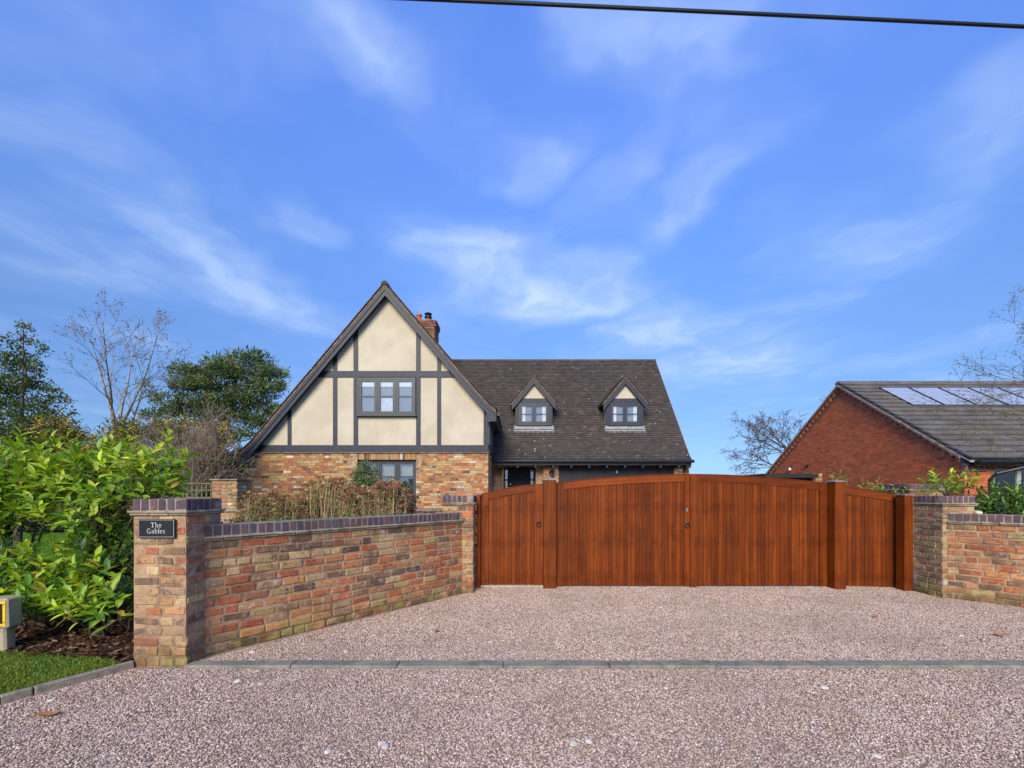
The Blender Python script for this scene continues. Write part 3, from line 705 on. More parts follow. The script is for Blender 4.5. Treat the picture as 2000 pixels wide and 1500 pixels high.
G_ = {   # strokes of (points, thickness); cap height 1, x-height .68
 'T': (.78, [([(.06, .95), (.72, .95)], .09), ([(.39, .95), (.39, .03)], .15), ([(.22, .03), (.56, .03)], .06), ([(.08, .97), (.08, .76)], .06), ([(.70, .97), (.70, .76)], .06)]),
 'h': (.64, [([(.15, 1.0), (.15, .03)], .13), ([(.04, 1.0), (.15, 1.0)], .06), (arc(.33, .42, .18, .24, 180, 0), .1), ([(.51, .42), (.51, .03)], .13), ([(.04, .03), (.27, .03)], .06), ([(.40, .03), (.62, .03)], .06)]),
 'e': (.54, [(arc(.28, .34, .21, .31, 0, 312, 14), .1), ([(.09, .37), (.49, .37)], .06)]),
 'G': (.80, [(arc(.40, .49, .32, .47, 55, 325, 18), .12), ([(.68, .40), (.68, .06)], .12), ([(.52, .41), (.80, .41)], .06), ([(.62, .92), (.62, .72)], .05)]),
 'a': (.56, [(arc(.25, .50, .17, .15, 160, 0), .09), ([(.42, .50), (.42, .07), (.52, .04)], .12), (arc(.25, .20, .17, .17, 60, 330, 12), .09)]),
 'b': (.62, [([(.14, 1.0), (.14, .03)], .13), ([(.03, 1.0), (.14, 1.0)], .06), (arc(.32, .34, .20, .31, 150, -150, 14), .1)]),
 'l': (.30, [([(.15, 1.0), (.15, .03)], .13), ([(.04, 1.0), (.15, 1.0)], .06), ([(.03, .03), (.27, .03)], .06)]),
 's': (.48, [(arc(.24, .49, .15, .15, 20, 230, 8)+arc(.24, .18, .16, .15, 80, -160, 8), .1)])}
def glyph(ch, x0, z0, h):
    a = A(); wdt, strokes = G_[ch]
    for pts, th in strokes:
        for (ax, az), (bx, bz) in zip(pts[:-1], pts[1:]):
            dx, dz_ = bx-ax, bz-az; l = math.hypot(dx, dz_) or 1; th_ = th*.82; ex, ez = dx/l*th_*.12, dz_/l*th_*.12; nx, nz = -dz_/l*th_/2, dx/l*th_/2
            q = [(ax-ex-nx, az-ez-nz), (bx+ex-nx, bz+ez-nz), (bx+ex+nx, bz+ez+nz), (ax-ex+nx, az-ez+nz)]
            a.prism([(x0+px_*h, z0+pz_*h) for px_, pz_ in q], -.0114, -.0098)
    return a, wdt*h
for word, zb in (('The', .009), ('Gables', -.043)):
    h = .043; tot = sum(G_[c][0] for c in word)*h*1.12; x = -tot/2
    for c in word:
        a, w_ = glyph(c, x, zb, h); a.obj('letter', M['signwhite'], root); x += w_*1.12

# ================================================================ gates
GY = 6.98
def board_run(root, xa, xb, zb, topf, y, th=.018, bw=.0605, name='board'):
    n = max(1, round((xb-xa)/bw)); w = (xb-xa)/n
    for i in range(n):
        a0, a1 = xa+i*w+.0028, xa+(i+1)*w-.0028; c = .003
        pts = [(a0+c, y), (a1-c, y), (a1, y+c), (a1, y+.008), (a1+.0056, y+.008), (a1+.0056, y+th), (a0, y+th), (a0, y+c)]
        a = A(); cx = (a0+a1)/2
        vs = [(px_-cx, py_-y, zb) for px_, py_ in pts]+[(px_-cx, py_-y, topf(px_)-.03) for px_, py_ in pts]; k = len(pts)
        a.add(vs, [tuple(range(k-1, -1, -1)), tuple(range(k, 2*k))]+[(j, (j+1) % k, (j+1) % k+k, j+k) for j in range(k)])
        o = a.obj(name, M['wood'], root); o.location = (cx-root.location.x, y-root.location.y, 0)
def curved(a, xa, xb, f0, f1, y0, y1, n=14):
    for i in range(n):
        x0, x1 = xa+(xb-xa)*i/n, xa+(xb-xa)*(i+1)/n
        fs = [(0, 1, 5, 4), (3, 7, 6, 2), (0, 4, 7, 3), (1, 2, 6, 5)]
        if i == 0: fs.append((0, 3, 2, 1)) if False else None
        vs = [(x0, y0, f0(x0)), (x1, y0, f0(x1)), (x1, y0, f1(x1)), (x0, y0, f1(x0)), (x0, y1, f0(x0)), (x1, y1, f0(x1)), (x1, y1, f1(x1)), (x0, y1, f1(x0))]
        a.add(vs, [f for f in ((0, 1, 2, 3), (7, 6, 5, 4), (0, 4, 5, 1), (3, 2, 6, 7)) ])
    vs0 = [(xa, y0, f0(xa)), (xa, y0, f1(xa)), (xa, y1, f1(xa)), (xa, y1, f0(xa))]; vs1 = [(xb, y0, f0(xb)), (xb, y1, f0(xb)), (xb, y1, f1(xb)), (xb, y0, f1(xb))]
    a.add(vs0, [(0, 1, 2, 3)]); a.add(vs1, [(0, 1, 2, 3)])
def gate(name, xa, xb, topf, label, cat, group, zb=.03, sl=.115, sr=.115, y=GY, rail=.105):
    root = empty(name, ((xa+xb)/2, y, 0), label, cat, group); ox, oy = root.location.x, root.location.y
    def sh(a): a.v = [(v[0]-ox, v[1]-oy, v[2]) for v in a.v]; return a
    for p, q in ((xa, xa+sl), (xb-sr, xb)):
        a = A(); curved(a, p, q, lambda x: zb, topf, y, y+.06, 2); sh(a).obj('stile', M['wood'], root)
    a = A(); curved(a, xa+sl+.001, xb-sr-.001, lambda x: topf(x)-rail, lambda x: topf(x), y+.002, y+.058, 16); sh(a).obj('top_rail', M['woodh'], root)
    a = A(); curved(a, xa+sl+.001, xb-sr-.001, lambda x: topf(x)-rail-.012, lambda x: topf(x)-rail-.0005, y+.008, y+.04, 16); sh(a).obj('rail_bead', M['woodh'], root)
    a = A(); curved(a, xa+.004, xb-.004, lambda x: topf(x)+.0005, lambda x: topf(x)+.012, y-.006, y+.066, 16); sh(a).obj('capping', M['woodh'], root)
    board_run(root, xa+sl+.002, xb-sr-.002, zb, lambda x: topf(x)-rail+.02, y+.018)
    for z0 in (.10, .68, 1.20):
        a = A(); a.box(xa+sl+.002, y+.038, z0, xb-sr-.002, y+.058, z0+.12); sh(a).obj('back_rail', M['woodh'], root)
    return root
def bolt(root, x, z, y=GY, r=.014):
    a = A(); a.lathe([(r, 0), (r*.8, .006), (r*.3, .009)], 10); a.v = [(v[0], -v[2], v[1]) for v in a.v]
    a.obj('bolt', M['black'], root, loc=(x-root.location.x, y-root.location.y-.001, z))
def ring(root, x, z, y=GY):
    a = A(); a.lathe([(.024, 0), (.022, .008), (.008, .014), (.008, .03)], 12); a.v = [(v[0], -v[2], v[1]) for v in a.v]
    pts = [(.034*math.sin(2*math.pi*i/16), -.024, -.032+.034*math.cos(2*math.pi*i/16)) for i in range(17)]
    a.tube(pts, .0065, 6); a.obj('ring_handle', M['black'], root, loc=(x-root.location.x, y-root.location.y-.001, z))
def lerp(x, pts):
    for (x0, z0), (x1, z1) in zip(pts[:-1], pts[1:]):
        if x <= x1: return z0+(z1-z0)*(x-x0)/(x1-x0)
    return pts[-1][1]
def gx(u): return PX(u, GY)
def gz(v): return PZ(v, GY)
# pedestrian gate: gently rising, slightly domed top
pa, pb = gx(938.5), gx(1060)
def ftop(x): t = (x-pa)/(pb-pa); return gz(966.5)+(gz(946)-gz(966.5))*t+.030*math.sin(math.pi*t)
pg = gate('pedestrian_gate', pa, pb, ftop, 'narrow wooden pedestrian gate with rising top, between the brick pillar and the left gate post', 'gate', None, sl=.125, sr=.125, zb=.04)
ring(pg, gx(1052), gz(1021)+.012); bolt(pg, gx(950), gz(989)); bolt(pg, gx(948), gz(1133))
AX = (gx(1090), gx(1347.5), gx(1613)); zc0, zt, zc1 = gz(943.5), gz(927), gz(944.5)
def arch(x):
    if x < AX[1]: t = (AX[1]-x)/(AX[1]-AX[0]); return zt-(zt-zc0)*(t**1.9)
    t = (x-AX[1])/(AX[2]-AX[1]); return zt-(zt-zc1)*(t**1.9)
lg = gate('gate_leaf', gx(1086.8), gx(1347), arch, 'left leaf of the wide arched wooden double gate, with ring handle and lock', 'gate', 'leaves of the wide double gate', sl=.115, sr=.085)
rg = gate('gate_leaf', gx(1348.3), gx(1615.5), arch, 'right leaf of the wide arched wooden double gate, hung on the broad right post', 'gate', 'leaves of the wide double gate', sl=.145, sr=.115)
a = A(); curved(a, gx(1347.2), gx(1358.5), lambda x: .005, lambda x: arch(x)+.004, GY-.03, GY-.0015, 2); a.v = [(v[0]-rg.location.x, v[1]-GY, v[2]) for v in a.v]; a.obj('meeting_strip', M['wood'], rg)
ring(lg, gx(1341.5), gz(1022)); bolt(lg, gx(1097.5), gz(989)); bolt(lg, gx(1096.5), gz(1129)); bolt(rg, gx(1605), gz(992.5)); bolt(rg, gx(1604), gz(1132.5))
a = A(); a.box(-.016, -.006, -.03, .016, -.0005, .03); a.lathe([(.011, 0), (.011, .01)], 10, at=(0, -.02, 0)); a.obj('lock_plate', M['steel'], lg, loc=(gx(1341.5)-lg.location.x, 0, gz(996)))
# side panel, slightly turned towards the drive
def stop_(x): t = (x-gx(1650))/(gx(1767)-gx(1650)); return gz(951.5)+(gz(972)-gz(951.5))*t+.02*math.sin(math.pi*t)
sp_ = gate('side_panel', gx(1650), gx(1767), stop_, 'fixed wooden side panel with sloping top at the far right of the gates', 'gate panel', None, sl=.03, sr=.12, zb=.01)
ANG = -.14
sp_.rotation_euler = (0, 0, ANG)
def gpost(u0, u1, Y, vt, va, label, dark=0, w=None, grp='square wooden gate posts', depth=.19, rz=0):
    x0, x1 = PX(u0, Y), PX(u1, Y); w = (x1-x0)/2; h = PZ(vt, Y)
    root = empty('gate_post', ((x0+x1)/2, Y+depth/2, 0), label, 'gate post', grp, rz=rz)
    a = A(); vs, fs = chamfer(random.Random(u0), 2*w, depth, h, .006, .0008); a.add([(v[0], v[1], v[2]+h/2) for v in vs], fs); a.obj('shaft', M['wood'], root)
    e = .012; ap = PZ(va, Y+depth/2)
    a = A(); D = depth/2
    a.add([(-w-e, -D-e, h), (w+e, -D-e, h), (w+e, D+e, h), (-w-e, D+e, h), (-w-e, -D-e, h+.014), (w+e, -D-e, h+.014), (w+e, D+e, h+.014), (-w-e, D+e, h+.014), (0, 0, ap)],
          [(0, 3, 2, 1), (0, 1, 5, 4), (1, 2, 6, 5), (2, 3, 7, 6), (3, 0, 4, 7), (4, 5, 8), (5, 6, 8), (6, 7, 8), (7, 4, 8)])
    a.obj('pyramid_cap', M['capwood'], root); return root
gpost(930, 938, 6.90, 967, 965.5, 'slim wooden gate post fixed against the left brick pillar, hinge side of the pedestrian gate', depth=.15)
gpost(1061.5, 1086.5, 6.86, 938, 931, 'broad wooden gate post with pale pyramid cap between the pedestrian gate and the double gate')
gpost(1631.5, 1653, 6.81, 941.5, 936.5, 'broad wooden gate post with pale pyramid cap between the double gate and the side panel')
gpost(1767.5, 1784, 6.70, 967.5, 965, 'slim wooden gate post against the mossy right brick pillar', depth=.17)
a = A(); a.box(gx(937), GY-.01, 0, gx(1060.5), GY+.09, .035); o = a.obj('gate_threshold', M['threshold']); tag(o, 'pale worn threshold strip on the gravel under the pedestrian gate', 'threshold')
# ================================================================ half-timbered house
HY = 13.4; BY = 13.16
house = empty('half_timbered_house', (-3.9, HY, 0), 'cream half-timbered house with steep gable, brick ground floor and tiled wing with two dormers', 'house')
HO = Vector((-3.9, HY, 0))
def hobj(a, name, mat, parent=None, smooth=False, kind=None):
    """parts are modelled in place and shifted to their parent's origin"""
    par = parent or house; off = HO if par is house else HO+par.location
    a.v = [(v[0]-off[0], v[1]-off[1], v[2]-off[2]) for v in a.v]; return a.obj(name, mat, par, smooth, kind)
def hempty(name, loc, label=None):
    o = bpy.data.objects.new(name, None); o.empty_display_size = .2; COL.objects.link(o); o.parent = house; o.location = Vector(loc)-HO
    if label: o['label'] = label
    return o
AXR, AZR = PX(752, BY), PZ(553, BY)
PL = [(AXR, AZR), (PX(510, BY), PZ(840.5, BY)), (PX(492, BY), PZ(862, BY)), (PX(469.5, BY), PZ(882, BY))]
PR = [(AXR, AZR), (PX(932, BY), PZ(763, BY)), (PX(951, BY), PZ(783.5, BY)), (PX(969, BY), PZ(799, BY))]
BACK = 20.6
sL = (PL[0][1]-PL[1][1])/(PL[0][0]-PL[1][0]); sR = (PR[0][1]-PR[1][1])/(PR[1][0]-PR[0][0])
def roofclip(poly, d):     # keep below the roof slopes lowered by d (vertical)
    # left: z <= AZR-d - sL*(AXR-x)  -> z - sL*x <= AZR-d-sL*AXR
    poly = clip(poly, -sL, 1, AZR-d-sL*AXR)
    return clip(poly, sR, 1, AZR-d+sR*AXR)
UMIN, UMAX = 482, 953.5
wx0, wx1 = PX(UMIN, HY), PX(UMAX, HY)
zb0 = PZ(884.5, HY)
# upper wall core and the back/side walls
core = roofclip(rect(wx0-.05, zb0-.05, wx1, 9), .22); core = clip(core, -1, 0, -wx0)
a = A(); a.prism(core, HY+.02, BACK-.3); hobj(a, 'wall_core', M['render'])
# lower walls (mortar faces behind the bricks), window opening left free
wu0, wu1, wv = PX(698, HY), PX(812.5, HY), PZ(898, HY)
a = A(); ybk = HY+.012
a.box(wx0+.01, ybk, 0, wu0-.01, HY+.3, zb0-.012); a.box(wu1+.01, ybk, 0, wx1-.012, HY+.3, zb0-.012); a.box(wu0-.01, ybk, wv+.005, wu1+.01, HY+.3, zb0-.012); a.box(wu0-.01, ybk, 0, wu1+.01, HY+.3, .6)
a.box(wx1-.28, HY+.3, 0, wx1-.012, 16.6, zb0-.012); a.box(wx0+.012, HY+.3, 0, wx0+.28, BACK-.3, zb0-.012)
hobj(a, 'mortar_bed', M['housemortar'])
# ground floor bricks
hp = brick_pool('houseb', PAL_HOUSE, M['housebrick'], (.225, .05, .065), 40, fine=False)
class Off(Pieces): pass
pc = Pieces('brick', hp, house, 300, random.Random(31), 'brickwork')
house.matrix_basis = Matrix.Translation(HO)
def keep(mid, z, a0, b0):
    x = wx0+mid
    return not (wu0-.1 < x < wu1+.1 and z < wv+.20 and z > .5) and z > .85
lay_wall(pc, (wx0, HY, 0), (1, 0, 0), wx1-wx0, zb0-28*.0765-.005, 28, .0765, BL=.225, joint=.011, depth=.05, keep=keep, rng=random.Random(5), header=.3, wob=.004)
# cut bricks at the window jambs
rj = random.Random(6)
for r in range(28):
    zc = zb0-.005-.0765*(r+.5)
    if zc > wv or zc < .85: continue
    for s_, xe in ((1, wu0), (-1, wu1)):
        l = .09 if r % 2 else .05
        pc.put((xe-s_*(.0+l/2)-s_*.0, HY+.025, zc), (1, 0, 0), (0, 1, 0), (0, 0, 1), (l, .052, .065))
lay_wall(pc, (wx1, HY, 0), (0, 1, 0), 3.1, zb0-28*.0765-.005, 28, .0765, depth=.05, keep=lambda m, z, a0, b0: z > .85 and not (0.9 < m < 1.7 and z < 2.45), rng=random.Random(7), header=.3)
x = wu0-.02      # lintel of bricks on end
while x < wu1+.0:
    pc.put((x+.035, HY+.024, wv+.103), (0, 0, 1), (0, 1, 0), (-1, 0, 0), (.196, .054, .062)); x += .0735
pc.done()
a = A(); a.box(wx0-.03, HY-.045, zb0-.012, wx1+.03, HY+.02, zb0+.012); hobj(a, 'tile_creasing', M['verge'])
# cream render panels between the timbers
def hx(u): return PX(u, HY)
def hz(v): return PZ(v, HY)
VT = [(562.5, 569.5), (651, 659), (691, 699.5), (813, 821.5), (854, 861.5), (944.5, 953.5)]
bz0, bz1 = zb0+.014, hz(869.5); mz0, mz1 = hz(737), hz(725)
def part_poly(poly, y0, y1, name, mat, d=.27):
    q = roofclip(poly, d)
    if len(q) < 3: return
    ar = abs(sum(q[i][0]*q[i-1][1]-q[i-1][0]*q[i][1] for i in range(len(q))))/2
    if ar < .004: return
    a = A(); a.prism(q, y0, y1); hobj(a, name, mat)
edges = [hx(490)]+[q for t in VT for q in (hx(t[0]), hx(t[1]))]
WZ0, WZ1 = hz(811.5), hz(737.6)
for i in range(0, 12, 2):
    x0 = edges[i] if i else wx0; x1 = edges[i+1]
    if i == 6:   # the window's bay
        part_poly(rect(x0, bz1, x1, WZ0-.02), HY-.004, HY+.03, 'render_panel', M['render'])
    else: part_poly(rect(x0, bz1, x1, mz0), HY-.004, HY+.03, 'render_panel', M['render'])
    part_poly(rect(x0, mz1, x1, 9), HY-.004, HY+.03, 'render_panel', M['render'])
for t in VT:
    x0, x1 = hx(t[0]), hx(t[1])
    part_poly(rect(x0, bz1+.001, x1, mz0-.001), HY-.030, HY+.01, 'timber', M['timber'])
    part_poly(rect(x0, mz1+.001, x1, 9), HY-.030, HY+.01, 'timber', M['timber'])
part_poly(rect(wx0-.2, bz0, wx1, bz1), HY-.036, HY+.01, 'beam', M['timber'], .24)
part_poly(rect(wx0, mz0, wx1, mz1), HY-.036, HY+.01, 'beam', M['timber'], .24)
# side strip of the upper storey seen past the corner
a = A(); ye = 16.5
a.box(wx1+.001, HY+.15, bz1, wx1+.02, ye, hz(800)); hobj(a, 'render_panel', M['render'])
for y0 in (HY-.03, HY+.75, HY+1.5, HY+2.25):
    a = A(); a.box(wx1+.0, y0, bz1+.001, wx1+.045, y0+.17, hz(800)); hobj(a, 'timber', M['timber'])
a = A(); a.box(wx1+.0, HY+.141, bz0, wx1+.05, ye, bz1); hobj(a, 'beam', M['timber'])
# barge boards with moulded upper strip, verge mortar
def barge(prof, side, d0, d1, y0, y1, name, mat, par=None):
    a = A()
    n = len(prof); vs = []
    for (x, z) in prof: vs += [(x, y0, z-d0), (x, y0, z-d1), (x, y1, z-d0), (x, y1, z-d1)]
    fs = []
    for i in range(n-1):
        b, c = 4*i, 4*i+4
        f4 = [(b, b+1, c+1, c), (b+2, c+2, c+3, b+3), (b, c, c+2, b+2), (b+1, b+3, c+3, c+1)]
        if side > 0: f4 = [f for f in f4]
        fs += f4
    e = 4*(n-1); fs += [(0, 2, 3, 1), (e, e+1, e+3, e+2)]
    a.add(vs, fs); return hobj(a, name, mat, par)
for pr, sd_ in ((PL, -1), (PR, 1)):
    barge(pr, sd_, .085, .36, BY-.0, BY+.045, 'barge_board', M['timber'])
    barge(pr, sd_, .088, .20, BY-.022, BY-.0005, 'barge_moulding', M['timber'])
    barge(pr, sd_, .035, .083, BY-.03, HY, 'verge_mortar', M['verge'])
    barge(pr, sd_, .10, .13, BY+.046, HY+.0, 'soffit', M['timber'])
# end boxes of the eaves
for (x, z), s_ in ((PL[3], -1), (PR[3], 1)):
    a = A(); xi = x-s_*.28
    a.prism([(min(x, xi), z-.36+(.0 if s_ < 0 else -.02)), (max(x, xi), z-.36), (max(x, xi), z-.10), (min(x, xi), z-.10)] if s_ > 0 else [(x-.0, z-.28), (x+.10, z-.42), (x+.30, z-.30), (x+.30, z-.05), (x, z-.09)], BY+.002, BY+.05); hobj(a, 'eaves_box', M['timber'])
# roof tiles
def tile_field(acc, prof, adir, ldir, l0, l1, base, gauge=.1, tw=.165, th=.019, pal=None, seed=1, keep=None, Y0=None, lift=.0, sag=0.0):
    """prof: polyline of (a, z) from eaves up to ridge; adir horizontal direction of a; ldir direction along the courses"""
    rng = random.Random(seed); adir = Vector(adir); ldir = Vector(ldir)
    seg = [(Vector((0, 0, 0))+adir*p[0]+UP*p[1]) for p in prof]
    tot = 0; cum = [0]
    for p, q in zip(seg[:-1], seg[1:]): tot += (q-p).length; cum.append(tot)
    def at(s_):
        s_ = max(0, min(tot, s_))
        for i in range(len(seg)-1):
            if s_ <= cum[i+1] or i == len(seg)-2:
                t = (s_-cum[i])/(cum[i+1]-cum[i]); d = (seg[i+1]-seg[i]).normalized(); return seg[i]+(seg[i+1]-seg[i])*t, d
    n = int(tot/gauge)+1
    items = []
    for r in range(n):
        s0 = r*gauge; s1 = min(s0+gauge*1.35, tot+.01)
        p0, d = at(s0); p1, _ = at(s1); d = (p1-p0).normalized() if (p1-p0).length > .01 else d
        nn = ldir.cross(d)
        if nn.z < 0: nn = -nn
        x = l0+(tw/2 if r % 2 else 0)-(tw if r % 2 else 0)
        while x < l1:
            a0, a1 = max(x+.002, l0), min(x+tw-.002, l1)
            if a1-a0 > .03:
                t0 = th*2.0+rng.uniform(-.003, .004)+lift; t1 = th*.6+lift
                B = Vector(base)
                c = B+ldir*((a0+a1)/2)+(p0+p1)/2
                if keep is None or keep(c):
                    q0, q1 = B+p0+ldir*a0, B+p0+ldir*a1; q2, q3 = B+p1+ldir*a1, B+p1+ldir*a0
                    vs = [q0+nn*(t0-th), q1+nn*(t0-th), q2+nn*(t1-th), q3+nn*(t1-th), q0+nn*t0, q1+nn*t0, q2+nn*t1, q3+nn*t1]
                    items.append((vs, pick(rng, pal)))
            x += tw
    for vs, c in items: acc.add(vs, [(0, 1, 5, 4), (4, 5, 6, 7), (0, 4, 7, 3), (1, 2, 6, 5)], c)
    return items
PAL_TILE = [(10, (.066, .055, .046)), (8, (.072, .060, .049)), (5, (.060, .052, .044)), (3, (.084, .066, .052)), (1, (.095, .085, .065))]
a = A(); tile_field(a, [(p[0], p[1]) for p in PL[::-1]], (1, 0, 0), (0, 1, 0), BY-.05, BACK, (0, 0, 0), pal=PAL_TILE, seed=2)
hobj(a, 'roof_tiles', M['rooftile'], kind='stuff')
a = A(); tile_field(a, [(p[0], p[1]) for p in PR[::-1]], (1, 0, 0), (0, 1, 0), BY-.05, BACK, (0, 0, 0), pal=PAL_TILE, seed=3)
hobj(a, 'roof_tiles', M['rooftile'], kind='stuff')
a = A()
for i in range(24):
    y0 = BY-.06+i*.31; pts = [(AXR+.11*math.cos(t), AZR-.055+.11*math.sin(t)) for t in [R(x) for x in (-5, 30, 60, 90, 120, 150, 185)]]
    a.prism(pts[::1], y0, y0+.305, pick(random.Random(i), PAL_TILE))
hobj(a, 'ridge_tiles', M['rooftile'], kind='stuff')
# roof boarding under the tiles (gives the roof its body)
a = A()
for pr in (PL, PR):
    for (x0, z0), (x1, z1) in zip(pr[:-1], pr[1:]):
        vs = [(x0, BY+.05, z0-.01), (x1, BY+.05, z1-.01), (x1, BACK, z1-.01), (x0, BACK, z0-.01), (x0, BY+.05, z0-.09), (x1, BY+.05, z1-.09), (x1, BACK, z1-.09), (x0, BACK, z0-.09)]
        a.add(vs, BOXF)
hobj(a, 'roof_deck', M['timber'])
# right-hand eaves: gutter and downpipe seen from the front
a = A(); gxp, gzp = PR[3][0]+.05, PR[3][1]-.13
a.tube([(gxp, BY+.1, gzp), (gxp, 16.0, gzp)], .055, 8); hobj(a, 'gutter', M['gutter'])
a = A(); a.tube([(gxp-.02, BY+.30, gzp-.05), (wx1+.10, BY+.36, gzp-.28), (wx1+.10, BY+.40, gzp-.42)], .033, 8); hobj(a, 'gutter_outlet', M['gutter'])
a = A(); a.box(PR[3][0]-.22, BY+.05, PR[3][1]-.32, PR[3][0]+.01, 16.0, PR[3][1]-.08); hobj(a, 'eaves_soffit', M['timber'])
# ---- windows
def window(par_name, x0, x1, z0, z1, y, lights, bar=None, fr=.055, sash=.045, sill=True, parent=house, deep=.09, bars=True, mat=None):
    """frame > sashes and panes; returns list of pane rectangles"""
    mat = mat or M['frame']
    w = bpy.data.objects.new(par_name, None); w.empty_display_size = .1; COL.objects.link(w); w.parent = parent; w.location = Vector(((x0+x1)/2, y, z0))-HO-(parent.location if parent is not house else Vector((0, 0, 0)))
    off = Vector(((x0+x1)/2, y, z0))
    def ob(a, nm, m): a.v = [tuple(Vector(v)-off) for v in a.v]; return a.obj(nm, m, w)
    a = A(); a.box(x0, y-.012, z0, x0+fr, y+deep, z1); a.box(x1-fr, y-.012, z0, x1, y+deep, z1); a.box(x0+fr, y-.012, z1-fr, x1-fr, y+deep, z1); a.box(x0+fr, y-.012, z0, x1-fr, y+deep, z0+fr)
    n = lights; iw = (x1-x0-2*fr-(n-1)*fr*.8)/n; rects = []
    for i in range(n-1):
        m0 = x0+fr+(i+1)*iw+i*fr*.8; a.box(m0, y-.010, z0+fr, m0+fr*.8, y+deep, z1-fr)
    ob(a, 'frame', mat)
    if sill:
        a = A(); a.box(x0-.03, y-.06, z0-.035, x1+.03, y+deep, z0-.001); ob(a, 'sill', mat)
    for i in range(n):
        s0 = x0+fr+i*(iw+fr*.8)+.004; s1 = s0+iw-.008; a = A()
        a.box(s0, y-.004, z0+fr+.004, s0+sash, y+.05, z1-fr-.004); a.box(s1-sash, y-.004, z0+fr+.004, s1, y+.05, z1-fr-.004)
        a.box(s0+sash, y-.004, z0+fr+.004, s1-sash, y+.05, z0+fr+sash); a.box(s0+sash, y-.004, z1-fr-sash, s1-sash, y+.05, z1-fr-.004)
        if bar is not None: a.box(s0+sash, y+.006, bar-.012, s1-sash, y+.04, bar+.012)
        ob(a, 'sash', mat); rects.append((s0+sash, s1-sash))
        a = A(); a.box(s0+sash-.003, y+.022, z0+fr+sash-.003, s1-sash+.003, y+.026, z1-fr-sash+.003); ob(a, 'pane', M['glass'])
    return w, rects
def room(x0, x1, z0, z1, y, d=.9):
    a = A()
    a.box(x0-.2, y+d, z0-.3, x1+.2, y+d+.02, z1+.2); hobj(a, 'room_wall', M['room'])
def cloth(name, x0, x1, z0, z1, y, label, cat, group=None, folds=0, mat='curtain'):
    n = max(2, folds*4); a = A()
    for i in range(n):
        u0, u1 = x0+(x1-x0)*i/n, x0+(x1-x0)*(i+1)/n
        f = lambda u: .018*math.sin((u-x0)/(x1-x0)*folds*6.28) if folds else 0
        a.add([(u0, y+f(u0), z0), (u1, y+f(u1), z0), (u1, y+f(u1), z1), (u0, y+f(u0), z1), (u0, y+f(u0)+.006, z0), (u1, y+f(u1)+.006, z0), (u1, y+f(u1)+.006, z1), (u0, y+f(u0)+.006, z1)], BOXF)
    o = a.obj(name, M[mat]); tag(o, label, cat, group)
gx0, gx1 = hx(700), hx(812.5)
# opening: cut visually by setting the window into a dark reveal box in front of the core
a = A(); a.box(gx0, HY+.015, WZ0, gx1, HY+.019, WZ1)
w_, rc = window('window', gx0, gx1, WZ0, WZ1-.02, HY-.075, 3, bar=hz(775), fr=.05, sash=.062)
a = A(); a.box(gx0+.02, HY-.02, WZ0+.02, gx1-.02, HY+.018, WZ1-.02); hobj(a, 'room_wall', M['room'])
for i, (x0, x1) in enumerate(rc):
    cloth('roller_blind', x0-.005, x1+.005, hz(756), hz(744), HY-.035, ['left', 'middle', 'right'][i]+' white roller blind behind the three-light window in the gable', 'blind', 'blinds in the gable window', mat='blinds')
cloth('pale_board', rc[1][0]+.02, rc[1][1]-.02, hz(805), hz(778), HY-.034, 'pale board standing inside the middle light of the gable window', 'board', mat='picture')
# ground-floor window in the brickwork, set back in its opening
w_, rc2 = window('window', wu0+.006, wu1-.006, .62, wv-.004, HY+.13, 3, bar=hz(931), fr=.06, sash=.055)
a = A(); a.box(wu0-.3, HY+1.2, .3, wu1+.3, HY+1.22, wv+.2); hobj(a, 'room_wall', M['cowl'])  # near-black colour paints the shade of the deep room
a = A(); a.box(wu0-.3, HY+.3, wv+.01, wu1+.3, HY+1.2, wv+.05); hobj(a, 'room_ceiling', M['room'])
cloth('cream_blind', rc2[1][0]-.03, rc2[1][1]+.03, hz(929), hz(899), HY+.25, 'cream blind in the middle light of the ground-floor window behind the hydrangeas', 'blind', 'blinds in the ground-floor window', mat='dimblind')
cloth('cream_blind', rc2[2][0]-.03, rc2[2][1]+.03, hz(929), hz(899), HY+.25, 'cream blind in the right light of the ground-floor window behind the hydrangeas', 'blind', 'blinds in the ground-floor window', mat='dimblind')
# ---- wing
EY, EZ, RY = 15.2, PZ(898.5, 15.2), 19.2
RZ = PZ(704, RY); XR = PX(1353, EY)-.03; XW = PX(1346, 15.6)
sW = (RZ-EZ-.05)/(RY-EY-.25)
profW = [(EY, EZ), (EY+.13, EZ+.09), (EY+.34, EZ+.29), (RY, RZ)]
def rz_at(y):
    for (y0, z0), (y1, z1) in zip(profW[:-1], profW[1:]):
        if y <= y1: return z0+(z1-z0)*(y-y0)/(y1-y0)
    return RZ
a = A(); tile_field(a, profW, (0, 1, 0), (1, 0, 0), -3.9, XR, (0, 0, 0), pal=PAL_TILE, seed=4)
hobj(a, 'roof_tiles', M['rooftile'], kind='stuff')
a = A()
for (y0, z0), (y1, z1) in zip(profW[:-1], profW[1:]):
    a.prismx([(y0, z0-.09), (y1, z1-.09), (y1, z1-.005), (y0, z0-.005)], -3.9, XR-.02)
a.prismx([(RY, RZ-.09), (RY+4, EZ), (RY+4, EZ+.09), (RY, RZ)], -3.9, XR-.02)
hobj(a, 'roof_deck', M['timber'])
a = A()
for i in range(33):
    x0 = -3.9+i*.31; 
    if x0 > XR: break
    x1 = min(x0+.305, XR); pts = [(RY+.10*math.cos(t), RZ-.05+.10*math.sin(t)) for t in [R(x) for x in (-5, 30, 60, 90, 120, 150, 185)]]
    a.prismx(pts, x0, x1, pick(random.Random(i), PAL_TILE))
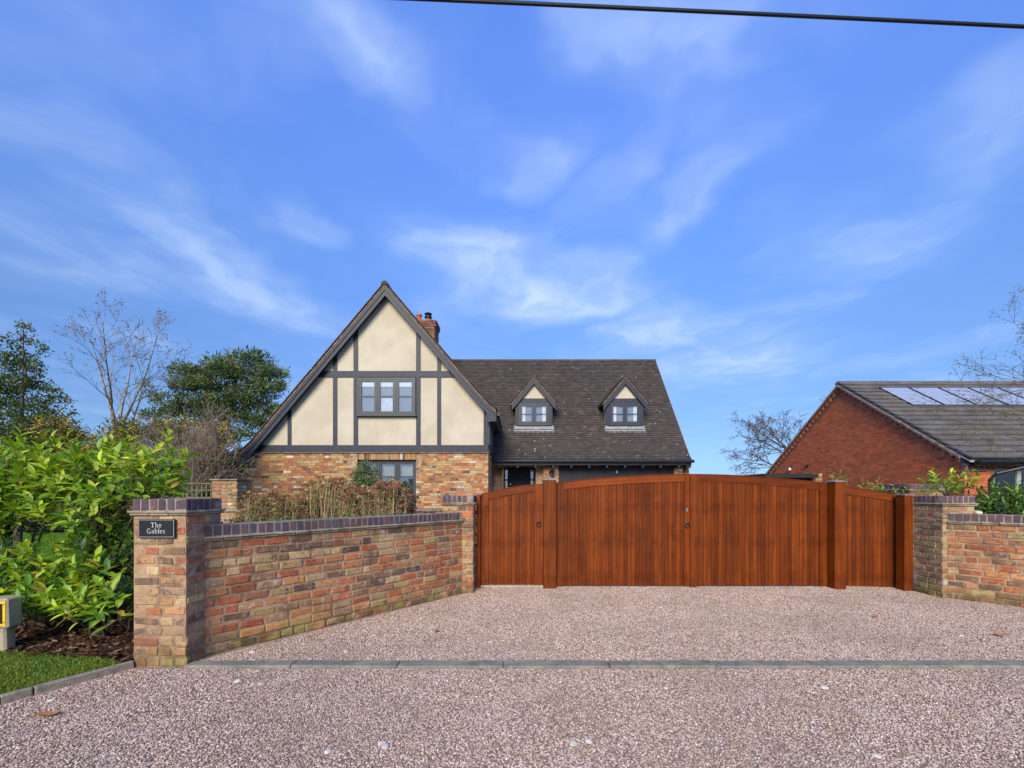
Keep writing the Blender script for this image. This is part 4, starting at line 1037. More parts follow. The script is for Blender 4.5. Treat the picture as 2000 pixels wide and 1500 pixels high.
hobj(a, 'ridge_tiles', M['rooftile'], kind='stuff')
# verge end + gable wall of the wing
a = A(); a.prismx([(15.6, 0), (RY+3.6, 0), (RY+3.6, EZ), (RY, RZ-.12), (15.62, EZ+.3)], XW-.28, XW-.0); hobj(a, 'wing_end_wall', M['housemortar'])
a = A(); a.tube([(-.78, EY-.06, EZ-.045), (XR+.05, EY-.06, EZ-.045)], .056, 8); hobj(a, 'gutter', M['gutter'])
a = A(); a.box(-.80, EY+.01, EZ-.17, XR-.01, EY+.035, EZ-.01); hobj(a, 'fascia', M['gutter'])
a = A(); a.box(XR-.18, EY+.037, EZ-.26, XR-.012, EY+.5, EZ-.02); hobj(a, 'eaves_box', M['gutter'])
WY = 15.6
a = A(); z = EZ-.165
x = -.6
while x < XR-.3:
    a = A(); a.box(x, EY+.04, z-.09, x+.06, WY+.04, z+.06); hobj(a, 'rafter_foot', M['timber']); x += .62
# wing front wall pieces
x_p0, x_p1, x_g1 = PX(1061, WY), PX(1091, WY), PX(1317, WY); zt_ = PZ(910, WY); zl = PZ(899, WY)
a = A(); i_ = .012
a.box(x_p0+i_, WY+i_, 0, x_p1-i_, WY+.3, zl+.3); a.box(x_g1+i_, WY+i_, 0, XW-.29, WY+.3, zl+.3); a.box(wx1, WY+i_, zt_, x_p0+i_, WY+.3, zl+.3); a.box(x_p1-i_, WY+i_, zt_+.02, x_g1+i_, WY+.3, zl+.3)
a.box(wx1-.01, WY+.3, 0, wx1+.35, 17.0, zl+.3); a.box(x_p0-.25, WY+.3, 0, x_p0+.2, 17.0, zl+.3)
hobj(a, 'mortar_bed', M['housemortar'])
hp2 = brick_pool('wingb', [(20, (.40, .16, .08)), (14, (.42, .23, .11)), (10, (.44, .32, .17)), (8, (.20, .10, .065)), (3, (.52, .46, .38))], M['housebrick'], (.225, .05, .065), 30, fine=False)
pc = Pieces('wing_brick', hp2, house, 300, random.Random(32), 'wing_brickwork')
for xa, xb in ((x_p0, x_p1), (x_g1, XW)):
    lay_wall(pc, (xa, WY, 0), (1, 0, 0), xb-xa, zl-24*.0765, 27, .0765, depth=.05, rng=random.Random(int(xa*10)), header=.35, wob=.003)
x = wx1
while x < XW-.6:
    if not (x_p0-.08 < x < x_p1):
        pc.put((x+.035, WY+.025, zt_+.13), (0, 0, 1), (0, 1, 0), (-1, 0, 0), (.2, .05, .062))
    x += .0735
lay_wall(pc, (wx1+.35, 17.0, 0), (0, -1, 0), 1.4, zl-24*.0765, 26, .0765, depth=.05, rng=random.Random(77), header=.35)  # hidden return
lay_wall(pc, (wx1+.0, 16.98, 0), (1, 0, 0), .36, zl-24*.0765, 26, .0765, depth=.05, rng=random.Random(78), header=.35)
lay_wall(pc, (x_p0-.30, 16.98, 0), (1, 0, 0), .4, zl-24*.0765, 26, .0765, depth=.05, rng=random.Random(79), header=.35)
pc.done()
# garage door
GDY = WY+.16
gd = hempty('garage_door', (x_p1, GDY, 0)); 
a = A(); a.box(x_p1+.01, GDY-.06, 0, x_p1+.09, GDY+.05, zt_); a.box(x_g1-.09, GDY-.06, 0, x_g1-.01, GDY+.05, zt_); a.box(x_p1+.09, GDY-.06, zt_-.11, x_g1-.09, GDY+.05, zt_); hobj(a, 'door_frame', M['doorblack'], gd)
a = A(); a.box(x_p1+.09, GDY, 0, x_g1-.09, GDY+.05, zt_-.11); hobj(a, 'door_leaf', M['doorblack'], gd)
npn = 10; pw = (x_g1-x_p1-.3)/npn
for i in range(npn):
    c = x_p1+.15+pw*(i+.5); hw = pw*.36; zt2 = zt_-.26; a = A()
    pts = [(c-hw, zt2-.75), (c+hw, zt2-.75), (c+hw, zt2-.06)]+[(c+hw*math.cos(t), zt2-.06+.09*math.sin(t)) for t in (R(40), R(65), R(90), R(115), R(140))]+[(c-hw, zt2-.06)]
    a.prism(pts, GDY-.014, GDY+.001); hobj(a, 'raised_panel', M['doorblack'], gd)
a = A(); a.box(PX(1206, WY)-.02, GDY-.06, PZ(922, WY)-.03, PX(1206, WY)+.02, GDY-.015, PZ(922, WY)+.05); hobj(a, 'lock_plate', M['signwhite'], gd)
# front door in the porch
DY = 17.0; dl0, dl1 = PX(980, DY), PX(1048.5, DY); dz = PZ(912, DY)
fd = hempty('front_door', (dl0, DY, 0))
s0a, s0b, s1a, s1b = PX(981.5, DY), PX(991.5, DY), PX(1036.5, DY), PX(1047, DY)
a = A()
for q0, q1 in ((dl0-.03, s0a), (s0b, s0b+.05), (s1a-.05, s1a), (s1b, dl1+.03)): a.box(q0, DY-.05, .1, q1, DY+.06, dz+.06)
a.box(s0a, DY-.05, PZ(937.5, DY)-.02, s0b, DY+.05, PZ(937.5, DY)+.03); a.box(s1a, DY-.05, PZ(937.5, DY)-.02, s1b, DY+.05, PZ(937.5, DY)+.03); a.box(s0a, DY-.05, dz+.0, s1b, DY+.05, dz+.06)
hobj(a, 'door_frame', M['doorblack'], fd)
for q0, q1 in ((s0a, s0b), (s1a, s1b)):
    a = A(); a.box(q0, DY+.01, .3, q1, DY+.015, dz); hobj(a, 'side_light', M['glass'], fd)
    a = A(); a.box(q0, DY+.05, .3, q1, DY+.06, dz); hobj(a, 'net_curtain', M['picture'], fd)
k = 6; bwid = (s1a-.05-s0b-.05)/k
for i in range(k):
    a = A(); a.box(s0b+.05+i*bwid+.006, DY-.012, .12, s0b+.05+(i+1)*bwid-.006, DY+.03, dz-.005); hobj(a, 'door_board', M['doorblack'], fd)
a = A(); a.box(s0b+.05, DY+.0, .12, s1a-.05, DY+.04, dz-.003); hobj(a, 'door_leaf', M['doorblack'], fd)
a = A(); cxd = (s0b+s1a)/2+.05; a.lathe([(.09, -.02), (.09, .02), (.05, .03)], 12, at=(0, 0, 0)); a.v = [(v[0]+cxd, DY-.02-v[2], v[1]+PZ(931, DY)) for v in a.v]; hobj(a, 'knocker', M['black'], fd)
a = A(); a.box(s0b+.10, DY-.06, PZ(946, DY)-.03, s0b+.13, DY-.012, PZ(946, DY)+.04); hobj(a, 'door_handle', M['steel'], fd)
a = A(); a.box(wx1, 17.02, 0, x_p0+.2, 17.1, zl+.5); hobj(a, 'porch_back_wall', M['housemortar'])
a = A(); a.box(wx1, WY+.3, zt_+.0, x_p0+.2, 17.02, zt_+.05); hobj(a, 'porch_ceiling', M['timber'])
# downpipe right corner
a = A(); dx_ = PX(1333, WY); a.tube([(dx_+.12, EY-.02, EZ-.10), (dx_+.03, WY-.1, EZ-.32), (dx_, WY-.06, EZ-.5), (dx_, WY-.06, 0)], .036, 8); hobj(a, 'downpipe', M['gutter'])
# wall lantern
lx, ly = PX(1077, WY), WY-.16; lz = PZ(932, WY)
ln = empty('wall_lantern', (lx, ly, lz), 'small black four-sided lantern on the brick pier beside the garage door', 'lantern')
a = A(); a.lathe([(.045, 0), (.05, .02), (.0, .021)], 6); a.lathe([(.105, .20), (.085, .225), (.035, .27), (.03, .29), (.008, .31), (.012, .325), (.004, .35)], 6)
for k in range(6):
    t = R(60*k); a.tube([(.046*math.cos(t), .046*math.sin(t), .02), (.082*math.cos(t), .082*math.sin(t), .205)], .007, 4)
a.obj('lantern_cage', M['black'], ln)
a = A(); a.lathe([(.040, .025), (.076, .2)], 6); a.obj('lantern_glass', M['glass'], ln)
a = A(); a.tube([(0, .02, -.06), (0, .08, -.07), (0, .155, -.02)], .012, 6); a.tube([(0, .0, .0), (0, .02, -.06)], .012, 6); a.box(-.04, .145, -.1, .04, .158, .05); a.obj('bracket', M['black'], ln)
# ---- dormers
DFY = 16.35
def dormer(uc, seed):
    cx = PX(uc, DFY); hw = .69; zb = PZ(832.5, DFY); ze = PZ(787, DFY); za = PZ(734, DFY-.12)
    d = hempty('dormer', (cx, DFY, zb)); yb = DFY+2.6
    zbeam0, zbeam1 = PZ(788, DFY), PZ(778.5, DFY)
    fy = DFY
    a = A(); a.prismx([(fy+.03, zb-.05), (fy+1.15, ze+.15), (fy+1.2, ze+.16), (fy+.03, ze+.16)], cx-hw+.02, cx+hw-.02) ; hobj(a, 'cheeks', M['render'], d)
    # corner posts
    for s_ in (-1, 1):
        x0, x1 = (cx-hw, cx-hw+.13) if s_ < 0 else (cx+hw-.13, cx+hw)
        a = A(); a.box(x0, fy-.03, zb, x1, fy+.06, zbeam0-.001); hobj(a, 'timber', M['timber'], d)
    a = A(); a.box(cx-hw-.01, fy-.035, zbeam0, cx+hw+.01, fy+.06, zbeam1); hobj(a, 'beam', M['timber'], d)
    slope = (za-.02-(ze-.02))/(hw+.13)
    # gable triangle
    top = za-.05-.24; hb = (top-zbeam1)/slope
    a = A(); a.prism([(cx-hb, zbeam1), (cx+hb, zbeam1), (cx, top)], fy-.01, fy+.04); hobj(a, 'render_panel', M['render'], d)
    hE = hw+.13; zE = za-slope*hE
    for s_ in (-1, 1):
        pr = [(cx, za), (cx+s_*hE, zE)]
        def bb(d0, d1, y0, y1, nm, mt, prr=pr):
            a = A(); vs = []
            for x, z in prr: vs += [(x, y0, z-d0), (x, y0, z-d1), (x, y1, z-d0), (x, y1, z-d1)]
            a.add(vs, [(0, 1, 5, 4), (2, 6, 7, 3), (0, 4, 6, 2), (1, 3, 7, 5), (0, 2, 3, 1), (4, 5, 7, 6)]); hobj(a, nm, mt, d)
        bb(.075, .30, fy-.13, fy-.09, 'barge_board', M['timber']); bb(.03, .073, fy-.15, fy+.0, 'verge_mortar', M['verge']); bb(.02, .09, fy-.085, yb, 'roof_deck', M['timber'])
        a = A(); tile_field(a, [(cx+s_*(hE+.02), zE-.02), (cx+s_*hE*.0, za)], (1, 0, 0), (0, 1, 0), fy-.16, yb, (0, 0, 0), pal=PAL_TILE, seed=seed+s_, keep=lambda c: c.z > rz_at(c.y)-.15)
        hobj(a, 'roof_tiles', M['rooftile'], d, kind='stuff')
        a = A(); a.tube([(cx+s_*(hE+.03), fy-.12, zE-.07), (cx+s_*(hE+.03), fy+.9, zE-.07)], .035, 6); hobj(a, 'gutter', M['gutter'], d)
    a = A()
    for i in range(8):
        y0 = fy-.17+i*.3; pts = [(cx+.075*math.cos(t), za-.04+.075*math.sin(t)) for t in [R(x) for x in (-5, 45, 90, 135, 185)]]; a.prism(pts, y0, y0+.295, pick(random.Random(i+seed), PAL_TILE))
    hobj(a, 'ridge_tiles', M['rooftile'], d, kind='stuff')
    x0, x1 = cx-hw+.135, cx+hw-.135; z0, z1 = zb+.06, zbeam0-.005
    y = fy-.05
    # window pieces as parts of the dormer (no deeper level)
    fr, sh_ = .055, .055
    a = A(); a.box(x0, y, z0, x0+fr, y+.07, z1); a.box(x1-fr, y, z0, x1, y+.07, z1); a.box(x0+fr, y, z1-fr, x1-fr, y+.07, z1); a.box(x0+fr, y, z0, x1-fr, y+.07, z0+fr); a.box(cx-.025, y, z0+fr, cx+.025, y+.07, z1-fr); hobj(a, 'window_frame', M['frame'], d)
    a = A(); a.box(x0-.02, y-.04, z0-.04, x1+.02, y+.05, z0-.001); hobj(a, 'window_sill', M['frame'], d)
    bar = PZ(809, fy)
    rs = []
    for q0, q1 in ((x0+fr+.003, cx-.028), (cx+.028, x1-fr-.003)):
        a = A(); a.box(q0, y+.006, z0+fr+.003, q0+sh_, y+.05, z1-fr-.003); a.box(q1-sh_, y+.006, z0+fr+.003, q1, y+.05, z1-fr-.003); a.box(q0+sh_, y+.006, z0+fr+.003, q1-sh_, y+.05, z0+fr+sh_); a.box(q0+sh_, y+.006, z1-fr-sh_, q1-sh_, y+.05, z1-fr-.003)
        a.box(q0+sh_, y+.012, bar-.012, q1-sh_, y+.045, bar+.012); hobj(a, 'sash', M['frame'], d)
        a = A(); a.box(q0+sh_-.002, y+.026, z0+fr+sh_-.002, q1-sh_+.002, y+.03, z1-fr-sh_+.002); hobj(a, 'pane', M['glass'], d); rs.append((q0+sh_, q1-sh_))
    a = A(); a.box(x0+.01, fy+.02, z0, x1-.01, fy+.028, z1); hobj(a, 'room_wall', M['room'], d)
    lab = 'left' if seed < 50 else 'right'
    cloth('curtain', rs[0][0]-.01, rs[0][0]+.13, z0+.09, z1-.09, fy-.008, 'pale curtain drawn to the left side of the '+lab+' dormer window', 'curtain', 'curtains in the dormer windows', 2)
    cloth('curtain', rs[1][1]-.13, rs[1][1]+.01, z0+.09, z1-.09, fy-.008, 'pale curtain drawn to the right side of the '+lab+' dormer window', 'curtain', 'curtains in the dormer windows', 2)
    # lead apron with scalloped lower edge
    a = A(); n = 16; w = hw+.06
    for i in range(n):
        u0, u1 = cx-w+2*w*i/n, cx-w+2*w*(i+1)/n
        for j in range(3):
            ya, yb_ = fy-.16+.06*j-(.012*(i % 2) if j == 0 else 0), fy-.16+.06*(j+1)
            a.add([(u0, ya, rz_at(ya)+.045), (u1, ya, rz_at(ya)+.045), (u1, yb_, rz_at(yb_)+.045), (u0, yb_, rz_at(yb_)+.045)], [(0, 1, 2, 3)])
    a.box(cx-w+.03, fy-.03, zb-.09, cx+w-.03, fy-.025+.03, zb+.03)
    hobj(a, 'lead_apron', M['lead'], d)
dormer(1042.7, 40); dormer(1220.3, 60)
# ---- chimney
CY0 = 17.0
c1 = PX(850, CY0); c0 = c1-.86; ctop = PZ(625.5, CY0)
ch = hempty('chimney', (c0, CY0, 6))
a = A(); a.box(c0+.01, CY0+.01, 4.5, c1-.01, CY0+.75, ctop-.02); a.box(c0-.05, CY0-.05, ctop-.035, c1+.05, CY0+.80, ctop+.0); hobj(a, 'mortar_bed', M['housemortar'], ch)
cp = brick_pool('chim', PAL_CHIM, M['chimbrick'], (.215, .05, .065), 20, fine=False)
class CP(Pieces): pass
pcx = Pieces('brick', cp, ch, 300, random.Random(5))
ch.matrix_basis = Matrix.Translation(ch.location)
_inv = (Matrix.Translation(HO) @ Matrix.Translation(ch.location))
items = []
r = 0; z = ctop-.0765
while z > 5.6:
    over = .055 if r < 2 else (.03 if r < 3 else 0)
    for o, d_, ln_ in (((c0-over, CY0-over, 0), (1, 0, 0), c1-c0+2*over), ((c1+over, CY0-over, 0), (0, 1, 0), .76+2*over)):
        if r < 1:
            x = 0
            while x < ln_-.05:
                c = Vector(o)+Vector(d_)*(x+.05)-Vector(d_).cross(UP)*.025; c.z = z+.038; pcx.put(c-HO-ch.location+ch.location, d_, -Vector(d_).cross(UP), UP, (.095, .05, .066)); x += .107
        else:
            x = -(r % 2)*.11
            while x < ln_:
                p, q = max(x, 0), min(x+.215, ln_)
                if q-p > .03:
                    c = Vector(o)+Vector(d_)*((p+q)/2)-Vector(d_).cross(UP)*.025; c.z = z+.038; pcx.put(c-HO, d_, -Vector(d_).cross(UP), UP, (q-p, .05, .065))
                x += .226
    z -= .0765; r += 1
pcx.done()
a = A(); p1x, pyy = PX(818, CY0+.35), CY0+.4; a.lathe([(.105, -.02), (.12, .0), (.095, .03), (.088, .28), (.115, .31), (.118, .37), (.095, .375), (.085, .2)], 14, at=(p1x, pyy, ctop)); hobj(a, 'chimney_pot', M['terracotta'], ch, smooth=False)
a = A(); p2x = PX(836, CY0+.35); a.lathe([(.115, -.02), (.115, .0), (.10, .03), (.095, .26)], 14, at=(p2x, pyy, ctop)); hobj(a, 'chimney_pot', M['terracotta'], ch)
a = A(); a.lathe([(.10, .22), (.14, .23), (.15, .29), (.09, .31)], 14, at=(p2x, pyy, ctop)); a.lathe([(.085, .30), (.085, .40)], 12, at=(p2x, pyy, ctop)); a.lathe([(.15, .385), (.155, .40), (.06, .455), (.0, .465)], 14, at=(p2x, pyy, ctop)); hobj(a, 'cowl', M['cowl'], ch)
# ================================================================ neighbour's brick bungalow
BX = 12.0; bl = lambda u: BX*F/(u-CU)
Y0b, Y1b = bl(1884), bl(1506); EZb = CZ+.0805*BX-.0; AYb = (Y0b+Y1b)/2; AZb = CZ+BX*(960-752)/(1642.5-CU)
BO = Vector((BX, Y0b, 0))
bung = empty('brick_bungalow', BO, 'red brick bungalow with bare gable wall, grey tiled roof and a row of solar panels', 'bungalow')
bung.matrix_basis = Matrix.Translation(BO)
def bobj(a, name, mat, parent=None, kind=None):
    a.v = [tuple(Vector(v)-BO) for v in a.v]; return a.obj(name, mat, parent or bung, kind=kind)
sB = (AZb-EZb)/(AYb-Y0b)
XE = 26.0
a = A(); a.prismx([(Y0b+.012, 0), (Y1b-.012, 0), (Y1b-.012, EZb-.03), (AYb, AZb-.05), (Y0b+.012, EZb-.03)], BX+.008, BX+.3)
a.box(BX+.3, Y0b+.012, 0, PX(1943, Y0b)-.02, Y0b+.3, EZb-.05); a.box(PX(1943, Y0b)-.02, Y0b+.012, PZ(907, Y0b), XE, Y0b+.3, EZb-.05); a.box(PX(1943, Y0b)-.02, Y0b+.012, 0, XE, Y0b+.3, 1.15)
a.box(XE-.3, Y0b+.3, 0, XE, Y1b, EZb-.05); a.box(BX+.3, Y1b-.3, 0, XE-.3, Y1b-.012, EZb-.05)
bobj(a, 'mortar_bed', M['redmortar'])
rp = brick_pool('redb', PAL_RED, M['redbrick'], (.215, .04, .066), 30, fine=False)
pc = Pieces('brick', rp, bung, 300, random.Random(41), 'brickwork')
rows = int(AZb/.0755)+1
# gable face looks towards -X: run from far to near (d = -Y)
def kg(mid, z, a0, b0):
    y = Y1b-mid; e = .11
    return z > .75 and z < EZb+sB*(min(y-Y0b, Y1b-y))-e-.11 or (z > .75 and z < EZb-.18)
lay_wall(pc, (BX, Y1b, 0), (0, -1, 0), Y1b-Y0b, 0, rows, .0755, BL=.215, joint=.010, depth=.04, keep=kg, rng=random.Random(9), header=.12, wob=.0012)
def kf(mid, z, a0, b0):
    x = BX+mid; return z > .8 and z < EZb-.28 and not (x > PX(1943, Y0b)-.1 and z < PZ(909, Y0b)+.1)
lay_wall(pc, (BX, Y0b, 0), (1, 0, 0), 1.0, 0, 32, .0755, BL=.215, joint=.010, depth=.04, keep=kf, rng=random.Random(10), header=.12)
pc.done()
# blue-brick band and dentil course up the verges
for s_ in (0, 1):
    ya, yb = (Y0b, AYb) if s_ == 0 else (Y1b, AYb)
    a = A()
    def band(d0, d1, x0, x1, a=a, ya=ya, yb=yb):
        vs = []
        for y, z in ((ya, EZb), (yb, AZb)): vs += [(x0, y, z-d0), (x1, y, z-d0), (x0, y, z-d1), (x1, y, z-d1)]
        a.add(vs, [(0, 4, 5, 1), (2, 3, 7, 6), (0, 2, 6, 4), (1, 5, 7, 3), (0, 1, 3, 2), (4, 6, 7, 5)])
    band(.20, .27, BX-.03, BX+.02); bobj(a, 'blue_brick_band', M['bluegrey'])
    a = A(); band(.02, .085, BX-.16, BX+.02, a); bobj(a, 'verge_soffit', M['verge'])
    a = A(); band(.085, .20, BX-.01, BX+.02, a); bobj(a, 'corbel_back', M['bluegrey'])
    L_ = math.hypot(yb-ya, AZb-EZb); n = int(L_/.225)
    for i in range(n):
        t = (i+.25)/n; y = ya+(yb-ya)*t; z = EZb+(AZb-EZb)*t-.145; sg = 1 if yb > ya else -1
        a = A(); dy = .1*sg; dzz = .1*sB
        a.add([(BX-.09, y, z-.055), (BX+.0, y, z-.055), (BX+.0, y+dy, z-.055+dzz), (BX-.09, y+dy, z-.055+dzz), (BX-.09, y, z+.055), (BX+.0, y, z+.055), (BX+.0, y+dy, z+.055+dzz), (BX-.09, y+dy, z+.055+dzz)], BOXF, PAL_RED[i % 3][1])
        bobj(a, 'dentil_brick', M['redbrick'])
# eaves corbel on the corner
a = A(); a.box(BX-.04, Y0b-.05, EZb-.42, PX(1925, Y0b), Y0b+.02, EZb-.355); bobj(a, 'blue_brick_band', M['bluegrey'])
a = A(); a.box(BX-.06, Y0b-.09, EZb-.29, BX+8, Y0b+.02, EZb-.22); bobj(a, 'blue_brick_band', M['bluegrey'])
for i in range(10):
    a = A(); a.box(BX-.03+i*.15, Y0b-.07, EZb-.355, BX+.06+i*.15, Y0b+.02, EZb-.29, PAL_RED[i % 3][1]); bobj(a, 'dentil_brick', M['redbrick'])
# roof: large grey concrete tiles; 300 nearest as parts
PAL_BT = [(10, (.125, .114, .100)), (8, (.132, .12, .105)), (4, (.118, .108, .095))]
XV = BX-.13
eoff = .28
profB = [(Y0b-eoff, EZb-sB*eoff+.05), (AYb, AZb+.06)]
tmp = A(); items = tile_field(tmp, profB, (0, 1, 0), (1, 0, 0), XV, XE, (0, 0, 0), gauge=.335, tw=.33, th=.045, pal=PAL_BT, seed=9)
items.sort(key=lambda it: (it[0][0]-Vector((0, 0, CZ))).length if (CU+it[0][0].x*F/it[0][0].y) < 2040 else 1e4+it[0][0].x)
rest = A(); FS = [(0, 1, 5, 4), (4, 5, 6, 7), (0, 4, 7, 3), (1, 2, 6, 5), (0, 3, 2, 1)]
for i, (vs, c) in enumerate(items):
    if i < 300: a = A(); a.add(vs, FS, c); bobj(a, 'roof_tile', M['bungtile'])
    else: rest.add(vs, FS, c)
bobj(rest, 'roof_tiles', M['bungtile'], kind='stuff')
a = A(); a.prismx([(Y0b-eoff+.03, profB[0][1]-.06), (AYb, AZb-.04), (AYb, AZb+.0), (Y0b-eoff+.03, profB[0][1]-.02)], XV+.02, XE); a.prismx([(AYb, AZb-.04), (Y1b+.25, EZb-sB*.25-.02), (Y1b+.25, EZb-sB*.25+.06), (AYb, AZb+.06)], XV, XE); bobj(a, 'roof_deck', M['bungtile'])
for i in range(32):
    x0 = XV-.01+i*.44
    pts = [(AYb+.13*math.cos(t), AZb+.03+.10*math.sin(t)) for t in [R(x) for x in (-10, 30, 60, 90, 120, 150, 190)]]
    a = A(); a.prismx(pts, x0, x0+.432, pick(random.Random(i), PAL_BT)); bobj(a, 'ridge_tile', M['bungtile'])
# solar panels
def onroof(y, lift): return Vector((0, y, profB[0][1]+sB*(y-profB[0][0])+lift))
pw_ = PX(1774.6, 15.66)-PX(1717, 15.66)
for i in range(7):
    x0 = 12.90+i*pw_; x1 = x0+pw_-.035; ya, yb = 14.30, 15.66
    p = bpy.data.objects.new('solar_panel', None); COL.objects.link(p); p.parent = bung; p.location = Vector((x0, ya, onroof(ya, 0).z))-BO; off = Vector((x0, ya, onroof(ya, 0).z))
    def sob(a, nm, m): a.v = [tuple(Vector(v)-off) for v in a.v]; a.obj(nm, m, p)
    def quad(a, xa, xb, y0, y1, l0, l1):
        q = [Vector((xa, y0, onroof(y0, l0).z)), Vector((xb, y0, onroof(y0, l0).z)), Vector((xb, y1, onroof(y1, l0).z)), Vector((xa, y1, onroof(y1, l0).z))]
        q += [Vector((v.x, v.y, v.z+l1-l0)) for v in q]; a.add(q, BOXF)
    f = .03
    a = A(); quad(a, x0, x1, ya, ya+f, .06, .125); quad(a, x0, x1, yb-f, yb, .06, .125); quad(a, x0, x0+f, ya+f, yb-f, .06, .125); quad(a, x1-f, x1, ya+f, yb-f, .06, .125); sob(a, 'frame', M['gutter'])
    a = A(); quad(a, x0+f, x1-f, ya+f, yb-f, .10, .115); sob(a, 'glass_face', M['solar'])
# gutter, downpipe, window
a = A(); gy_, gz_ = Y0b-eoff-.05, profB[0][1]-.06; a.tube([(BX+.02, gy_, gz_), (XE, gy_, gz_)], .06, 8); bobj(a, 'gutter', M['gutter'])
a = A(); a.box(BX+.0, Y0b-eoff+.0, gz_-.10, XE, Y0b-eoff+.025, gz_+.05); bobj(a, 'fascia', M['gutter'])
a = A(); a.box(BX+.0, Y0b-eoff+.026, gz_-.10, XE, Y0b-.0, gz_-.08); bobj(a, 'soffit', M['gutter'])
dpx = PX(1931.5, Y0b)
a = A(); a.tube([(dpx+.65, gy_, gz_-.05), (dpx+.60, gy_+.03, gz_-.14), (dpx+.08, Y0b-.1, gz_-.30), (dpx, Y0b-.06, gz_-.42), (dpx, Y0b-.06, 0)], .042, 8); bobj(a, 'downpipe', M['gutter'])
HO_, house_ = HO, house
def bwindow(x0, x1, z0, z1, y, n):
    fr = .055; w = bpy.data.objects.new('window', None); COL.objects.link(w); w.parent = bung; off = Vector((x0, y, z0)); w.location = off-BO
    def ob(a, nm, m): a.v = [tuple(Vector(v)-off) for v in a.v]; a.obj(nm, m, w)
    a = A(); a.box(x0, y, z0, x0+fr, y+.07, z1); a.box(x1-fr, y, z0, x1, y+.07, z1); a.box(x0+fr, y, z1-fr, x1-fr, y+.07, z1); a.box(x0+fr, y, z0, x1-fr, y+.07, z0+fr)
    iw = (x1-x0)/n
    for i in range(1, n): a.box(x0+i*iw-.05, y-.002, z0+fr, x0+i*iw+.05, y+.07, z1-fr)
    ob(a, 'frame', M['upvc'])
    for i in range(n): a = A(); a.box(x0+i*iw+.05, y+.03, z0+fr, x0+(i+1)*iw-.05, y+.035, z1-fr); ob(a, 'pane', M['glass'])
bwindow(PX(1943.5, Y0b), PX(2100, Y0b), 1.15, PZ(909, Y0b), Y0b+.06, 3)
a = A(); a.box(PX(1930, Y0b), Y0b+1.2, .5, PX(2150, Y0b), Y0b+1.22, EZb-.1); bobj(a, 'room_wall', M['cowl'])  # dark sheet: the unlit interior is painted in its colour
# lamp and sensor on the gable wall
for u, v, lab, cat in ((1547, 914, 'small security lamp with white body high on the bungalow gable', 'security lamp'), (1577.5, 912.5, 'tiny black sensor on the bungalow gable beside the security lamp', 'sensor')):
    Y = BX*F/(u-CU); z = PZ(v, Y)
    o = empty('security_lamp' if 'lamp with' in lab else 'wall_sensor', (BX-.02, Y, z), lab, cat)
    a = A(); a.box(-.05, -.04, .02, .02, .04, .10); a.lathe([(.03, 0.02), (.045, .06), (.03, .1)], 8, at=(-.09, 0, 0)); a.obj('housing', M['black'], o)
    if 'lamp with' in lab: a = A(); a.lathe([(.03, -.11), (.055, -.10), (.055, .0), (.03, .015)], 10, at=(-.08, 0, 0)); a.obj('lamp_body', M['blinds'], o)
# flat-roofed outbuilding left of the bungalow
OY = 15.2; ox0, ox1, ox2 = PX(1492, OY), PX(1587, OY), PX(1606, OY); oz = PZ(925.5, OY)
ob_ = empty('flat_roofed_outbuilding', (ox0, OY, 0), 'low flat-roofed outbuilding with dark doors showing above the right gate', 'outbuilding'); ob_.matrix_basis = Matrix.Translation((ox0, OY, 0))
def oobj(a, nm, m): a.v = [tuple(Vector(v)-Vector((ox0, OY, 0))) for v in a.v]; return a.obj(nm, m, ob_)
a = A(); a.box(ox0-.1, OY-.22, oz-.05, ox1+.05, OY+4, oz); a.box(ox0-.1, OY-.22, oz-.14, ox1+.05, OY-.19, oz-.051); oobj(a, 'roof_slab', M['asphaltroof'])
a = A(); a.box(ox0, OY, 0, ox0+.2, OY+4, oz-.051); a.box(ox1, OY+.02, 0, ox2, OY+4, oz+.02); oobj(a, 'side_wall', M['redmortar'])
for i in range(3): a = A(); w = (ox1-ox0-.2)/3; a.box(ox0+.2+i*w+.01, OY+.05, 0, ox0+.2+(i+1)*w-.01, OY+.1, oz-.15); oobj(a, 'door', M['doorblack'])
pc = Pieces('brick', brick_pool('wingb', None, None, None), ob_, 300, random.Random(3)); lay_wall(pc, (ox1, OY, 0), (1, 0, 0), ox2-ox1, oz-.0765*12, 12, .0765, depth=.04, rng=random.Random(4)); pc.done()

# ================================================================ things in the front garden
# low retaining wall at the back of the planting bed
rw = empty('low_bed_wall', (-3.4, 9.0, 0), 'low brick edging wall at the back of the hydrangea bed, in front of the house', 'wall'); rw.matrix_basis = Matrix.Translation((-3.4, 9.0, 0))
zt3 = PZ(994, 9.0)
a = A(); a.box(-2.9, .012, 0, 2.6, .2, zt3-.05); a.obj('mortar', M['mortar'], rw)
pc = Pieces('brick', brick_pool('old', None, None, None), rw, 300, random.Random(3)); lay_wall(pc, (-3.2, 9.0, 0), (1, 0, 0), 2.4, zt3-.05-.0875*6, 6, .0875, rng=random.Random(14)); pc.done()
for i in range(12): a = A(); a.box(-2.9+i*.46, -.03, zt3-.05, -2.9+i*.46+.455, .23, zt3); a.obj('cap_tile', M['creasing'], rw)
a = A(); a.add([(-3.0, 4.35, .85), (-1.25, 6.75, .85), (-1.25, 8.98, .85), (-5.9, 8.98, .85), (-5.5, 6.3, .85), (-3.6, 4.55, .85), (-3.0, 4.35, 0), (-1.25, 6.75, 0), (-1.25, 8.98, 0), (-6.5, 8.98, 0), (-6.0, 6.3, 0), (-3.9, 4.5, 0)], [(0, 1, 2, 3, 4, 5)]+[((i+1) % 6, i, i+6, (i+1) % 6+6) for i in range(6)])
tag(a.obj('planting_bed', M['soil']), kind='structure')
